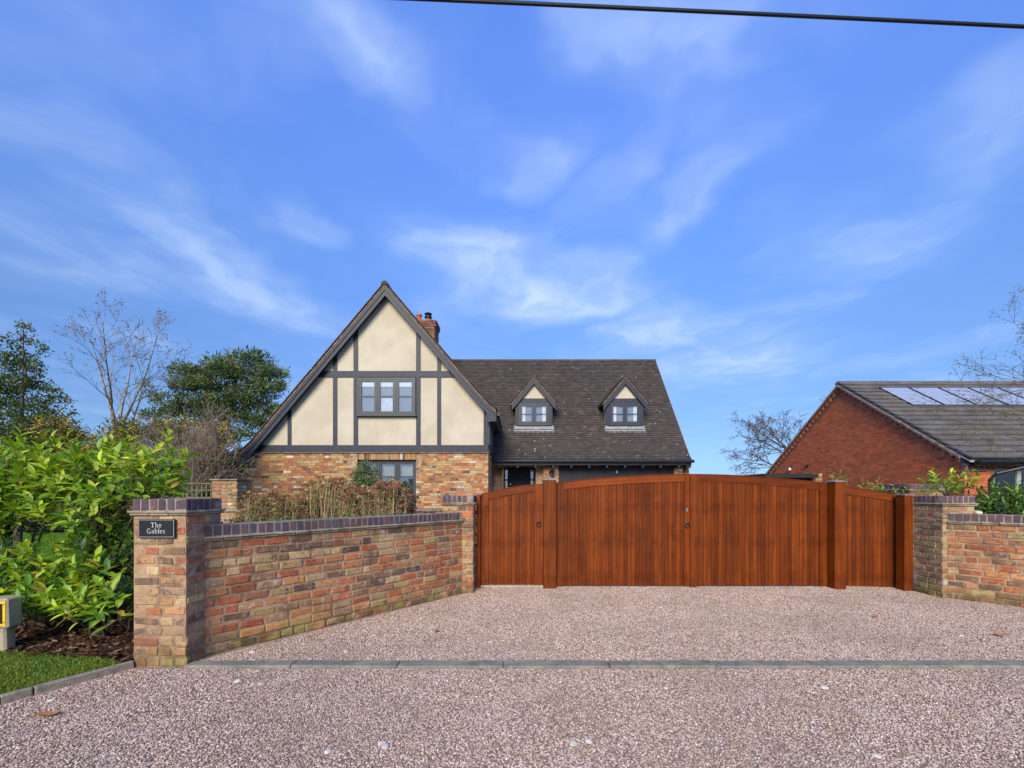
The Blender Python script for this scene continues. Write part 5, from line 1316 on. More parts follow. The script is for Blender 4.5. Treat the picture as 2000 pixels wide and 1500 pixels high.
# mossy pillar and trellis left of the house
BPX0, BPX1, BPY = PX(413, 9.5), PX(470, 9.5), 9.5
mp_ = empty('mossy_pillar', (BPX0, BPY, 0), 'mossy yellow brick pillar behind the near pillar, between trellis and house', 'pillar'); mp_.matrix_basis = Matrix.Translation((BPX0, BPY, 0))
ph = PZ(935.5, 9.5); w = BPX1-BPX0-.08
a = A(); a.box(.01, .01, 0, w-.01, w-.01, ph-.03); a.obj('mortar', M['mortar'], mp_)
pc = Pieces('brick', brick_pool('mossyb', None, None, None), mp_, 300, random.Random(3)); rr_ = random.Random(9)
for r in range(int(ph/.0755)): ringpiece(pc, BPX0, BPY, w, r*.0755, .0655, .105, [.225, .12, .1], r % 2 == 1, rr_, .01)
pc.done()
a = A(); a.box(-.03, -.03, ph-.025, w+.03, w+.03, ph); a.obj('cap', M['creasing'], mp_)
tr = empty('trellis_fence', (PX(345, 10), 10, 0), 'greenish square-grid wooden trellis between the brown shrub and the mossy pillar', 'trellis')
tx0, tx1 = PX(330, 10), PX(412, 10); z0_, z1_ = 1.0, PZ(942.5, 10)
def tob(a, nm): a.v = [tuple(Vector(v)-tr.location) for v in a.v]; a.obj(nm, M['oldwood'], tr)
for i in range(10): a = A(); x = tx0+(tx1-tx0)*i/9; a.box(x-.014, 10, 0 if i in (0, 9) else .6, x+.014, 10.02, z1_); tob(a, 'upright_slat')
for i in range(5): a = A(); z = z1_-.02-i*.16; a.box(tx0-.014, 9.98, z-.014, tx1+.014, 9.9995, z+.014); tob(a, 'cross_slat')
# round stone on the right wall, little white stones on the left wall
def rock(name, loc, s, label, cat, group=None, mat='stone', seed=1):
    rng = random.Random(seed); import bmesh
    bm = bmesh.new(); bmesh.ops.create_icosphere(bm, subdivisions=2, radius=1)
    for v in bm.verts: v.co *= 1+.25*mnoise.noise(v.co*1.3+Vector((seed*3.1, 0, 0))); v.co = Vector((v.co.x*s[0], v.co.y*s[1], v.co.z*s[2]))
    me = bpy.data.meshes.new(name); bm.to_mesh(me); bm.free(); me.materials.append(M[mat]); ca = me.color_attributes.new('Col', 'FLOAT_COLOR', 'POINT')
    o = link(name, me, None, loc); o.rotation_euler = (0, 0, rng.uniform(0, 6)); tag(o, label, cat, group); return o
d_ = Vector((1.78, -1.85, 0)).normalized(); c_ = Vector((6.12, 6.25, 0))+d_*.30+Vector((.72, .69, 0))*.06
rock('round_stone', (c_.x, c_.y, 1.226), (.06, .05, .032), 'pale rounded stone lying on the coping of the right garden wall', 'stone')
# bigger white stones in the gravel
SP = [(493, 1275), (606, 1288), (465, 1332), (510, 1337), (503, 1312), (1150, 1450), (1120, 1455), (730, 1242), (675, 1273), (1878, 1243), (1712, 1478), (752, 1460), (745, 1454), (958, 1255), (1300, 1345), (1610, 1345), (640, 1470), (100, 1370)]
SL = ['pale flint lying at the foot of the left garden wall, just inside the kerb', 'pale flint inside the kerb, right of the one at the left wall foot',
      'white flint just outside the kerb near the brick sign pillar, left of a matching pair', 'smaller white flint, right-hand one of the pair just outside the kerb', 'grey-white flint touching the front of the kerb near its left end',
      'white flint at the bottom of the drive, right-hand one of the lower middle pair', 'white flint at the bottom of the drive, left-hand one of the lower middle pair', 'pale flint at the foot of the left wall about half way along it',
      'pale flint at the foot of the left wall, nearer to the sign pillar', 'pale flint on the upper drive near the orange leaf at the far right', 'white flint in the bottom right of the drive, farthest right one',
      'pale flint in the lower drive, lower one of a touching pair left of centre', 'pale flint in the lower drive, upper one of a touching pair left of centre', 'pale flint on the upper drive in front of the pedestrian gate, above the kerb',
      'pale flint just below the kerb, in the middle of the drive', 'pale flint just below the kerb, to the right of the drive centre', 'pale flint at the bottom of the drive, left of the touching pair', 'pale flint on the left of the drive near the long curled leaf']
for i, (u, v) in enumerate(SP):
    Y = F*CZ/(v-CV); rng = random.Random(i)
    q = rng.uniform(.016, .028)
    rock('white_stone', (PX(u, Y), Y, q*.25), (q*1.2, q, q*.55), SL[i], 'stone', 'pale flints scattered on the drive', seed=i+2)
rock('fallen_stone', tuple(P(1347, 1338, F*CZ/(1340-CV))), (.02, .018, .01), 'small grey stone just outside the kerb line', 'stone', 'pale flints scattered on the drive') if False else None
# dead leaves
def deadleaf(u, v, l, rz, lab, seed):
    Y = F*CZ/(v-CV); a = A(); n = 7; vs = []; fs = []
    rng = random.Random(seed)
    for i in range(n):
        t = i/(n-1); w = .22*l*math.sin(math.pi*t)**.7+.002; zc = .012+.035*l/.12*math.sin(t*5+seed)*.25+.01*t
        vs += [(l*(t-.5), -w, zc+.008), (l*(t-.5), 0, zc), (l*(t-.5), w, zc+.012)]
    for i in range(n-1):
        b = 3*i; fs += [(b, b+3, b+4, b+1), (b+1, b+4, b+5, b+2)]
    a.add(vs, fs, (.3, .15, .08)); o = a.obj('dead_leaf', M['deadleaf'], loc=(PX(u, Y), Y, .006)); o.rotation_euler = (0, 0, rz); md = o.modifiers.new('thick', 'SOLIDIFY'); md.thickness = .0012
    tag(o, lab, 'leaf', 'dead leaves on the gravel')
deadleaf(92, 1402, .13, .45, 'long curled brown leaf on the gravel below the garden edging', 1)
deadleaf(1952, 1244, .13, -.1, 'orange-brown leaf on the gravel in front of the right garden wall', 2)
deadleaf(1710, 1208, .08, .3, 'small orange leaf on the gravel in front of the side panel', 3)
deadleaf(853, 1236, .06, 1.2, 'tiny dark leaf on the gravel left of the pedestrian gate', 4)
# concrete marker post at the left edge
mk = empty('marker_post', (-4.865, 4.12, 0), 'short concrete utility marker post with yellow plate at the left edge beside the laurel', 'marker post')
a = A(); hx0 = PX(14, 4.0); 
vs, fs = chamfer(random.Random(2), .36, .13, .275, .014, .003); a.add([(v[0], v[1], v[2]+.395) for v in vs], fs)
a.obj('head', M['post'], mk); 
a = A(); vs, fs = chamfer(random.Random(3), .28, .10, .30, .012, .004); a.add([(v[0], v[1], v[2]+.11) for v in vs], fs); a.obj('stem', M['post'], mk)
a = A(); a.box(-.14, -.070, .285, .165, -.0645, .505); a.obj('yellow_plate', M['yellow'], mk)
a = A(); a.box(-.125, -.0725, .303, .140, -.0705, .487); a.obj('dark_panel', M['darkplate'], mk)
a = A(); a.box(-.11, -.0745, .32, .118, -.073, .40); a.obj('green_panel', M['greenplate'], mk)
for z in (.315, .482):
    a = A(); a.lathe([(.006, 0), (.004, .004)], 8); a.v = [(v[0], -v[2], v[1]) for v in a.v]; a.obj('screw', M['black'], mk, loc=(.153, -.0705, z))
# overhead cable
pa_, pb_ = P(760, -5, 4.97), P(2000, 52, 5.28)
dd = (pb_-pa_); pts = [pa_+dd*t-UP*(.02*((t-.5)**2-.25)) for t in np.linspace(-1.2, 1.8, 25)]
a = A(); a.tube(pts, .0195, 8); o = a.obj('overhead_cable', M['cable']); tag(o, 'thick black cable crossing the sky above the drive', 'cable')
# ================================================================ vegetation
def leafmesh(rng, w=.30, curl=.25, fold=.10, n=5):
    """unit-length leaf along +X, normal +Z: two rows of quads folded on the midrib, thin shell"""
    vs = []; fs = []
    k1, k2 = rng.uniform(.5, 1.3)*curl, rng.uniform(.6, 1.3)*fold
    for i in range(n):
        t = i/(n-1); hw = w/2*(math.sin(math.pi*min(1, t*.92+.06))**.75) if 0 < i < n-1 else .01
        z = -k1*t*t+.05*math.sin(3*t+k1*9)
        vs += [(t, -hw, z+k2*hw*2), (t, 0, z), (t, hw, z+k2*hw*2)]
    for i in range(n-1):
        b = 3*i; fs += [(b, b+3, b+4, b+1), (b+1, b+4, b+5, b+2)]
    return vs, fs
def leafpool(key, pal, mat, n=24, **k):
    if key not in _pool:
        rng = random.Random(len(_pool)*31+9); lst = []
        for i in range(n):
            vs, fs = leafmesh(rng, **k); a = A(); a.add(vs, fs, pick(rng, pal)); lst.append((a.mesh(key, mat, True), vs, fs))
        _pool[key] = (lst, (1, 1, 1), mat, pal)
    return _pool[key]
class Leaves:
    def __init__(s, name, parent, mat, limit=300, seed=1): s.name = name; s.par = parent; s.mat = mat; s.lim = limit; s.it = []; s.rng = random.Random(seed)
    def put(s, p, d, nrm, L_, pool):
        d = Vector(d).normalized(); y = Vector(nrm).cross(d)
        if y.length < 1e-4: y = Vector((1, 0, 0)).cross(d)
        y.normalize(); z = d.cross(y); s.it.append((Vector(p), d, y, z, L_, pool))
    def done(s):
        inv = s.par.matrix_basis.inverted()
        def key(it):
            c = it[0]; u = CU+c.x*F/max(c.y, .3); v = CV-(c.z-CZ)*F/max(c.y, .3)
            return (0 if (0 < u < 2000 and 0 < v < 1500) else 1e4)+c.y
        s.it.sort(key=key); rest = A()
        for i, (p, x, y, z, L_, pool) in enumerate(s.it):
            me, vs, fs = pool[0][s.rng.randrange(len(pool[0]))]
            m = Matrix(((x.x*L_, y.x*L_, z.x*L_, p.x), (x.y*L_, y.y*L_, z.y*L_, p.y), (x.z*L_, y.z*L_, z.z*L_, p.z), (0, 0, 0, 1)))
            if i < s.lim: link(s.name, me, s.par, mat4=inv @ m)
            else: rest.add([inv @ (m @ Vector(v)) for v in vs], fs, pick(s.rng, pool[3]))
        if rest.v: rest.obj('foliage', s.mat, s.par, True, kind='stuff')
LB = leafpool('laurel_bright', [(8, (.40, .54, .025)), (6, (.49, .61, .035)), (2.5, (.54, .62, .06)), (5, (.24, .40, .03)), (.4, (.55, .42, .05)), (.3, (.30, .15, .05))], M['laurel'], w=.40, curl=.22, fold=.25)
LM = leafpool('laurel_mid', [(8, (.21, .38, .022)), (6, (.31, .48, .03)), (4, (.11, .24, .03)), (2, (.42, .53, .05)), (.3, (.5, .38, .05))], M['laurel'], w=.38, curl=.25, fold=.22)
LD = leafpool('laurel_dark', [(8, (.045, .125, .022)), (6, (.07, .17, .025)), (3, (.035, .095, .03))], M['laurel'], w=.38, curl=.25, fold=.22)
def shoot(lv, rng, p, d, ln, n, size, pool, stem):
    d = Vector(d).normalized(); a = d.cross(Vector((.3, .2, 1))).normalized(); b = d.cross(a); ph = rng.uniform(0, 6.28)
    tip = p+d*ln+UP*ln*.25; stem.tube([p, p+d*ln*.5+UP*ln*.05, tip], [.005, .0038, .002], 4, cap=False)
    for i in range(n):
        t = (i+.5)/n; q = p.lerp(tip, .15+.85*t)
        ph += 2.4+rng.uniform(-.4, .4); rad = a*math.cos(ph)+b*math.sin(ph)
        open_ = 1.25-0.75*t+rng.uniform(-.15, .15)
        ld = d*math.cos(open_)+rad*math.sin(open_)+UP*.10
        lv.put(q, ld, rad*-.8+d*.9+UP*.8, size*rng.uniform(.55, 1.2)*(1-.35*abs(t-.45)), pool)
def laurel(name, base, lobes, label, group, seed, leaf=.148, trunks=(), zbright=1.3):
    """lobes: (centre, radii, number of shoots, tone)"""
    root = empty(name, base, label, 'shrub', group); rng = random.Random(seed); lv = Leaves('leaf', root, M['laurel'], 300, seed)
    stem = A(); br = A(); b = Vector(base)
    for c, r, n, tone in lobes:
        c = Vector(c)
        hub = b.lerp(c, .55)+Vector((rng.uniform(-.1, .1), rng.uniform(-.1, .1), 0))
        br.tube([b+Vector((rng.uniform(-.06, .06), rng.uniform(-.06, .06), 0)), b.lerp(hub, .5)+Vector((rng.uniform(-.08, .08), 0, 0)), hub, c], [.024, .019, .014, .008], 6, cap=False)
        for i in range(n):
            while True:
                v = Vector((rng.uniform(-1, 1), rng.uniform(-1, 1), rng.uniform(-1, 1)))
                if .1 < v.length < 1: break
            k = v.length**.45/v.length; v = v*k
            p = c+Vector((v.x*r[0], v.y*r[1], v.z*r[2]))
            if v.y > .5 and rng.random() < .6: continue
            d = Vector((v.x*.8, v.y*.6, v.z*.35+.75))+Vector((rng.uniform(-.35, .35), rng.uniform(-.35, .25), rng.uniform(-.1, .2)))
            tt = {'b': (LB, LM), 'm': (LM, LB), 'd': (LD, LM)}[tone]
            pool = tt[0] if rng.random() < .7 else tt[1]
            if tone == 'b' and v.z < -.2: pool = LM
            shoot(lv, rng, p, d, rng.uniform(.16, .28), rng.randint(7, 10), leaf*rng.uniform(.85, 1.15), pool, stem)
            if rng.random() < .4: stem.tube([c.lerp(hub, rng.random()*.5), c.lerp(p, .5)+Vector((0, 0, -.03)), p], [.006, .005, .004], 4, cap=False)
    for t in trunks: br.tube([Vector(q) for q in t[0]], t[1], 7, cap=False)
    inv = -b
    for a, nm in ((stem, 'twigs'), (br, 'stems')):
        a.v = [tuple(Vector(v)+inv) for v in a.v]
        if a.v: o = a.obj(nm, M['bark' if nm == 'stems' else 'greentwig'], root, True); (nm == 'twigs') and o.__setitem__('kind', 'stuff')
    lv.done(); return root
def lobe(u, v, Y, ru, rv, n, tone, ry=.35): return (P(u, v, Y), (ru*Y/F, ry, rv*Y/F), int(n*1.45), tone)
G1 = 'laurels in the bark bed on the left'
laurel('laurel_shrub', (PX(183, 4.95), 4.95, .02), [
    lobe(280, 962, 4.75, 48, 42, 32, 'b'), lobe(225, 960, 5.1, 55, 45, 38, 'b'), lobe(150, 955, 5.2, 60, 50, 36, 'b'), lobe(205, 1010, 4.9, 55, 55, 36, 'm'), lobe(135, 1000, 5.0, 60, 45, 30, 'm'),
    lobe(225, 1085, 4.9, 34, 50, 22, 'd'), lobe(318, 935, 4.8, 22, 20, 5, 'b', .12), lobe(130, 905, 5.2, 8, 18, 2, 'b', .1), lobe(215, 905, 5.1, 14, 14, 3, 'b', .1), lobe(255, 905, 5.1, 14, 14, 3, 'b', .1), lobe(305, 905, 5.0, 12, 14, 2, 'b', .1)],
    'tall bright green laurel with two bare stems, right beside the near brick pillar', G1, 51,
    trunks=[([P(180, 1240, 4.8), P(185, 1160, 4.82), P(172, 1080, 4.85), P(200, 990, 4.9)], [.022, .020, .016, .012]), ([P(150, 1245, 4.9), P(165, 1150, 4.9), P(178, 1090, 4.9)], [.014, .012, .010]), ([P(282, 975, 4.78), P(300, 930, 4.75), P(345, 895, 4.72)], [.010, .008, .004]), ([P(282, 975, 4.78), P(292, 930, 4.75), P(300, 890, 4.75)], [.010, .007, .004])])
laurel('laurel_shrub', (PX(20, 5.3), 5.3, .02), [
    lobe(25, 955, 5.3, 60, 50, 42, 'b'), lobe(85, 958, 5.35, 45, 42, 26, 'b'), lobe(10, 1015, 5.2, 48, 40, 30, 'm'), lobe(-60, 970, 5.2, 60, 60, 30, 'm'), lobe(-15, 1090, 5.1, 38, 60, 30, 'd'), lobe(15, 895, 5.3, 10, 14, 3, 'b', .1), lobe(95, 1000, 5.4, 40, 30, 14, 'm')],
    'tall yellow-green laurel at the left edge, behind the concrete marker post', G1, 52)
laurel('laurel_shrub', (PX(95, 4.75), 4.75, .02), [
    lobe(60, 1165, 4.7, 50, 34, 26, 'm', .25), lobe(110, 1130, 4.85, 40, 34, 18, 'm', .25), lobe(120, 1190, 4.6, 45, 28, 18, 'm', .22), lobe(50, 1205, 4.55, 35, 22, 10, 'd', .2), lobe(10, 1170, 4.8, 35, 40, 14, 'd', .25)],
    'low spreading laurel with broad leaves just above the bark chips', G1, 53)
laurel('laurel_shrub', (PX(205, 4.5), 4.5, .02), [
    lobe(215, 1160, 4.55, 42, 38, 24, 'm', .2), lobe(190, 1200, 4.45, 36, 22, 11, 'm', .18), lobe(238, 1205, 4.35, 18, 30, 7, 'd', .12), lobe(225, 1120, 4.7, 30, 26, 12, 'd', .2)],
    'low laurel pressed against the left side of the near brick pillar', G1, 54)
G2 = 'laurels behind the right garden wall'
laurel('laurel_shrub', (PX(1960, 7.0), 7.0, .02), [lobe(1930, 1008, 6.9, 28, 14, 44, 'd', .3), lobe(1980, 1000, 7.0, 34, 22, 90, 'd', .3), lobe(2045, 995, 7.0, 44, 28, 60, 'd', .3), lobe(1972, 972, 7.1, 8, 8, 4, 'm', .1), lobe(1915, 990, 7.1, 14, 8, 6, 'd', .15), lobe(2000, 1010, 6.8, 100, 30, 20, 'd', .3)],
       'dense dark green laurel behind the right garden wall at the right edge', G2, 55, leaf=.10)
laurel('laurel_shrub', (PX(1850, 7.6), 7.6, .02), [lobe(1850, 960, 7.5, 28, 9, 10, 'b', .15), lobe(1880, 956, 7.5, 12, 5, 3, 'b', .1), lobe(1835, 968, 7.5, 30, 10, 8, 'm', .15)],
       'bright young laurel sprays above the mossy right pillar', G2, 56, leaf=.115)
laurel('laurel_shrub', (PX(1730, 8.6), 8.6, .02), [lobe(1750, 975, 8.5, 8, 12, 5, 'b', .12), lobe(1715, 972, 8.5, 20, 5, 5, 'm', .12), lobe(1690, 970, 8.5, 26, 8, 5, 'm', .12), lobe(1648, 952, 8.5, 6, 6, 3, 'b', .1)],
       'low laurel tips peeping over the fixed side panel', G2, 57, leaf=.08)

# ---- trees
def grow(acc, rng, p, d, L_, r, lvl, cfg, tips):
    n = max(3, int(L_/cfg.get('seg', .35))); pts = [p]; rad = [r]; d = d.normalized(); r1 = r*cfg['taper'][lvl]
    wob = cfg['wob'][lvl]; kids = []
    for i in range(n):
        d = (d+Vector((rng.uniform(-wob, wob), rng.uniform(-wob, wob), rng.uniform(-wob, wob)))+UP*cfg['up'][lvl]).normalized()
        p = p+d*L_/n; pts.append(p); rad.append(r+(r1-r)*(i+1)/n); kids.append((p, d, rad[-1], (i+1)/n))
    acc.tube(pts, rad, 6 if lvl == 0 else (5 if lvl == 1 else 3), cap=False)
    if lvl+1 < len(cfg['n']):
        k = cfg['n'][lvl+1]; k = k if lvl == 0 else max(1, int(k*rng.uniform(.6, 1.3)))
        for j in range(k):
            t = cfg['from'][lvl]+(1-cfg['from'][lvl])*(j+rng.random())/k
            q, dd, rr, tt = kids[min(n-1, int(t*n))]
            ax = dd.cross(Vector((rng.uniform(-1, 1), rng.uniform(-1, 1), rng.uniform(-1, 1)))).normalized()
            an = cfg['ang'][lvl]*rng.uniform(.7, 1.3)
            nd = dd*math.cos(an)+ax*math.sin(an)
            grow(acc, rng, q, nd, L_*cfg['len'][lvl]*rng.uniform(.7, 1.25)*(1.15-.5*tt), max(rr*cfg['rad'][lvl], cfg['rmin']), lvl+1, cfg, tips)
    if lvl >= cfg.get('leaflvl', 99): tips.extend((q, dd) for q, dd, _, _ in kids)
def baretree(name, base, label, group, mat, seed, cfg, leafpal=None, leafn=0, leafs=.03, d0=(0, 0, 1), extra_starts=(), lmat='dryleaf', cat='tree'):
    root = empty(name, base, label, cat, group); rng = random.Random(seed); acc = A(); tips = []; b = Vector(base)
    starts = [(b, Vector(d0), cfg['L'], cfg['R'])]+[(b+Vector(o), Vector(d), l, r) for o, d, l, r in extra_starts]
    for p, d, l, r in starts: grow(acc, rng, p, d, l, r, 0, cfg, tips)
    acc.v = [tuple(Vector(v)-b) for v in acc.v]; acc.obj('trunk', M[mat], root, True)
    if leafpal and tips:
        a = A()
        for i in range(leafn):
            q, dd = rng.choice(tips); q = q+Vector([rng.uniform(-.08, .08) for _ in range(3)])-b; s = leafs*rng.uniform(.6, 1.4)
            x = Vector([rng.uniform(-1, 1) for _ in range(3)]).normalized(); y = x.orthogonal().normalized()
            a.add([q-x*s, q+y*s*.55, q+x*s, q-y*s*.55], [(0, 1, 2, 3)], pick(rng, leafpal))
        a.obj('crown', M[lmat], root, kind='stuff')
    return root
def padtree(name, base, pads, trunk, label, group, seed, pal, leafs, per, cat='tree', mat='leaf', bark='bark', aspect=.5, tuft=.10, tn=9, limbs=True, droop=0.0, gap=-.10):
    """crown of many uneven clumps; limbs run from the trunk into each clump"""
    root = empty(name, base, label, cat, group); rng = random.Random(seed); b = Vector(base); w = A(); a = A()
    if trunk:
        w.tube([Vector(q) for q in trunk[0]], trunk[1], 8, cap=False)
        tp = [Vector(q) for q in trunk[0]]
    for c, r, dens in pads:
        c = Vector(c)
        if trunk and limbs:
            q = min(tp[1:], key=lambda t: (t-c).length+abs(t.z-c.z)*.5 if t.z < c.z+.3 else 99)
            w.tube([q, q.lerp(c, .5)+Vector((rng.uniform(-.15, .15), rng.uniform(-.15, .15), -.05)), c], [trunk[1][-1]*.8, trunk[1][-1]*.5, .012], 5, cap=False)
        m = int(per*dens*r[0]*r[2])
        for i in range(m):
            v = Vector([rng.gauss(0, .55) for _ in range(3)])
            if v.length > 1.25: continue
            t = c+Vector((v.x*r[0], v.y*r[1], v.z*r[2]))
            if mnoise.noise(t*(1.6/max(.3, min(r)))+Vector((seed, 0, 0))) < gap: continue
            if rng.random() < .12: w.tube([c.lerp(t, .3), t], [.010, .005], 3, cap=False)
            cc = pick(rng, pal); up_ = Vector((v.x, v.y, v.z+.6))
            for k in range(tn):
                x = (Vector([rng.uniform(-1, 1) for _ in range(3)])+up_*.5); x.normalize(); y = x.orthogonal().normalized(); q = t-b+Vector([rng.gauss(0, tuft*.5) for _ in range(3)])
                s = leafs*rng.uniform(.6, 1.3); an = rng.uniform(0, 6.28); y = y*math.cos(an)+x.cross(y)*math.sin(an)
                j = rng.uniform(.8, 1.25); a.add([q-y*s*aspect*.5, q+x*s*.5-UP*droop, q+y*s*aspect*.5, q+x*s], [(0, 1, 3), (1, 2, 3)] if False else [(0, 1, 2), (0, 2, 3)] if False else [(0, 3, 2)], tuple(min(1, z*j) for z in cc)) if aspect < .2 else a.add([q, q+x*s*.5-y*s*aspect*.5, q+x*s, q+x*s*.5+y*s*aspect*.5], [(0, 1, 2, 3)], tuple(min(1, z*j) for z in cc))
    w.v = [tuple(Vector(v)-b) for v in w.v]
    if w.v: w.obj('trunk', M[bark], root, True)
    a.obj('crown', M[mat], root, kind='stuff'); return root
def pad(u, v, Y, ru, rv, dens=1.0, dy=0, ry=None):
    if Y > 21: rv *= .72; ru *= .95 
    Y2 = Y+dy; return (P(u, v, Y2), (ru*Y2/F, ry or max(ru, rv)*Y2/F*.9, rv*Y2/F), dens)
# birch
baretree('birch_tree', (PX(229, 18), 18, 0), 'tall bare pale-barked birch standing between the dark holly and the pine', None, 'birch', 61,
         dict(L=4.3, R=.15, n=[1, 5, 8, 7, 4], taper=[.75, .15, .3, .5, .6], wob=[.02, .05, .10, .14, .16], up=[.02, .03, .03, .0, -.01], ang=[.45, .6, .6, .6], len=[1.3, .42, .48, .5], rad=[.6, .42, .5, .6], rmin=.007, **{'from': [.6, .25, .2, .2]}, seg=.45, leaflvl=3),
         [(5, (.10, .08, .05)), (3, (.16, .12, .08))], 1000, .03)
# holly / dark broadleaf tree at the left edge
HP = [pad(44, 640, 12, 9, 14, 1), pad(60, 662, 12, 10, 10, .9), pad(28, 665, 12, 14, 12, 1), pad(80, 680, 12, 12, 12, .7), pad(15, 700, 12, 25, 22, 1), pad(48, 705, 12.2, 20, 20, .9), pad(72, 715, 12, 14, 14, .8),
      pad(5, 745, 12, 35, 28, 1.1), pad(52, 750, 12, 28, 24, 1), pad(98, 760, 12, 14, 12, .8), pad(115, 775, 12, 16, 12, .6), pad(85, 785, 12, 24, 16, .8), pad(138, 785, 12, 8, 7, .6), pad(20, 790, 12.2, 45, 28, 1.1), pad(60, 815, 12, 45, 24, 1.1),
      pad(110, 825, 12, 32, 20, .9), pad(10, 850, 12, 60, 30, 1.2), pad(80, 860, 12, 60, 26, 1.2), pad(-40, 760, 12, 40, 60, 1), pad(130, 860, 12, 25, 16, .9), pad(142, 805, 12, 8, 8, .5)]
padtree('holly_tree', (PX(35, 12), 12, 0), HP, ([P(35, 1080, 12), P(38, 900, 12), P(45, 760, 12), P(46, 645, 12)], [.09, .06, .03, .008]), 'upright dark green holly with small leaves at the left edge', None, 62,
        [(8, (.075, .12, .025)), (6, (.11, .17, .03)), (3, (.16, .21, .05)), (3, (.04, .07, .02)), (2, (.17, .13, .05))], .075, 1500, tuft=.10, tn=7, aspect=.55)
# pine
PP = [pad(488, 702, 22, 36, 16), pad(432, 712, 22, 30, 13), pad(532, 728, 22, 22, 14), pad(546, 752, 22, 13, 10), pad(375, 728, 22, 36, 16), pad(460, 728, 22, 55, 20, 1.1), pad(405, 752, 22, 50, 18, 1.1), pad(510, 760, 22, 36, 20),
      pad(355, 752, 22, 25, 14), pad(470, 782, 22, 55, 20, 1.1), pad(390, 786, 22, 50, 16, 1), pad(532, 800, 22, 24, 16), pad(435, 806, 22, 55, 16, 1), pad(500, 822, 22, 40, 16, 1), pad(400, 830, 22, 44, 16, .9),
      pad(345, 800, 22, 36, 16, .9), pad(305, 775, 22.5, 20, 11, .8), pad(283, 752, 22.5, 9, 7, .6), pad(300, 810, 22.5, 20, 12, .8), pad(460, 850, 22, 40, 12, .9), pad(520, 850, 22, 22, 12, .8), pad(380, 870, 22, 50, 22, .9), pad(330, 850, 22, 40, 26, .9)]
padtree('pine_tree', (PX(430, 22), 22, 0), PP, ([P(428, 1020, 22), P(430, 930, 22), P(432, 868, 22), P(445, 810, 22), P(455, 760, 22), P(470, 715, 22)], [.28, .25, .20, .15, .10, .05]), 'broad dark green pine with layered needle clumps left of the house', None, 63,
        [(8, (.085, .135, .045)), (6, (.14, .20, .07)), (4, (.20, .27, .10)), (3, (.05, .08, .03)), (1.5, (.19, .14, .06))], .24, 800, tuft=.20, tn=15, aspect=.21, gap=.02, bark='pinebark')
# brown twiggy shrub
baretree('twiggy_shrub', (PX(330, 10.4), 10.4, 0), 'bare pinkish-brown twiggy shrub with fine arching branches behind the near pillar', None, 'twig', 64,
         dict(L=1.3, R=.05, n=[1, 5, 8, 6, 4], taper=[.7, .3, .3, .4, .6], wob=[.05, .10, .14, .18, .2], up=[.02, .03, -.005, -.02, -.03], ang=[.7, .6, .7, .7], len=[1.25, .62, .6, .55], rad=[.6, .5, .5, .6], rmin=.0045, **{'from': [.3, .2, .15, .1]}, seg=.25, leaflvl=3),
         [(5, (.22, .16, .12)), (3, (.13, .10, .07))], 400, .018, extra_starts=[((-.25, 0, 0), (-.35, .1, 1), 1.4, .04), ((.2, .1, 0), (.3, -.1, 1), 1.4, .045), ((.0, .2, 0), (.1, .1, 1), 1.7, .04), ((-.5, .3, 0), (-.1, 0, 1), 1.7, .04)], cat='shrub')
# hedge with yellow flowers, dark conifers, far hedge
HL = [(6, (.07, .10, .03)), (5, (.10, .14, .035)), (3, (.16, .15, .05)), (4, (.70, .46, .02)), (2, (.20, .12, .06))]
for i, (u0, n, lab) in enumerate(((110, 5, 'yellow-flowered shrub behind the left laurel, below the holly'), (225, 5, 'yellow-flowered shrub below the bare birch'), (330, 5, 'yellow-flowered straggly shrub tangled with the brown twigs'))):
    padtree('flowering_shrub', (PX(u0+40, 11.5+i*.3), 11.5+i*.3, 0), [pad(u0+random.Random(i*9+k).uniform(-20, 100), 848+random.Random(i*7+k).uniform(-20, 45), 11.5+i*.3, 34, 22, 1) for k in range(n+4)]+[pad(u0+40, 960, 11.5+i*.3, 60, 60, 1)],
            ([P(u0+40, 1050, 11.5+i*.3), P(u0+40, 930, 11.5+i*.3)], [.05, .03]), lab, 'yellow-flowered shrubs behind the laurels', 70+i, HL, .06, 1300, tn=7, tuft=.12, cat='shrub')
GC = [(8, (.018, .038, .014)), (5, (.030, .058, .018)), (3, (.05, .09, .02))]
for i, (u, v0, w, lab) in enumerate(((385, 880, 30, 'dark green conifer behind the trellis'), (425, 868, 26, 'dark narrow conifer behind the mossy pillar'), (462, 885, 22, 'lighter green conifer next to the left corner of the house'))):
    Y = 14.2+i*.4
    pads = [pad(u+random.Random(k+i).uniform(-8, 8), v0+k*20, Y, w*(.45+.12*k), 14, 1.5) for k in range(8)]
    padtree('conifer_shrub', (PX(u, Y), Y, 0), pads, ([P(u, 1050, Y), P(u, v0, Y)], [.08, .02]), lab, 'dark conifers left of the house', 80+i, GC if i < 2 else [(5, (.06, .11, .02)), (5, (.03, .06, .016))], .10, 900, tn=8, tuft=.10, aspect=.3, cat='shrub')
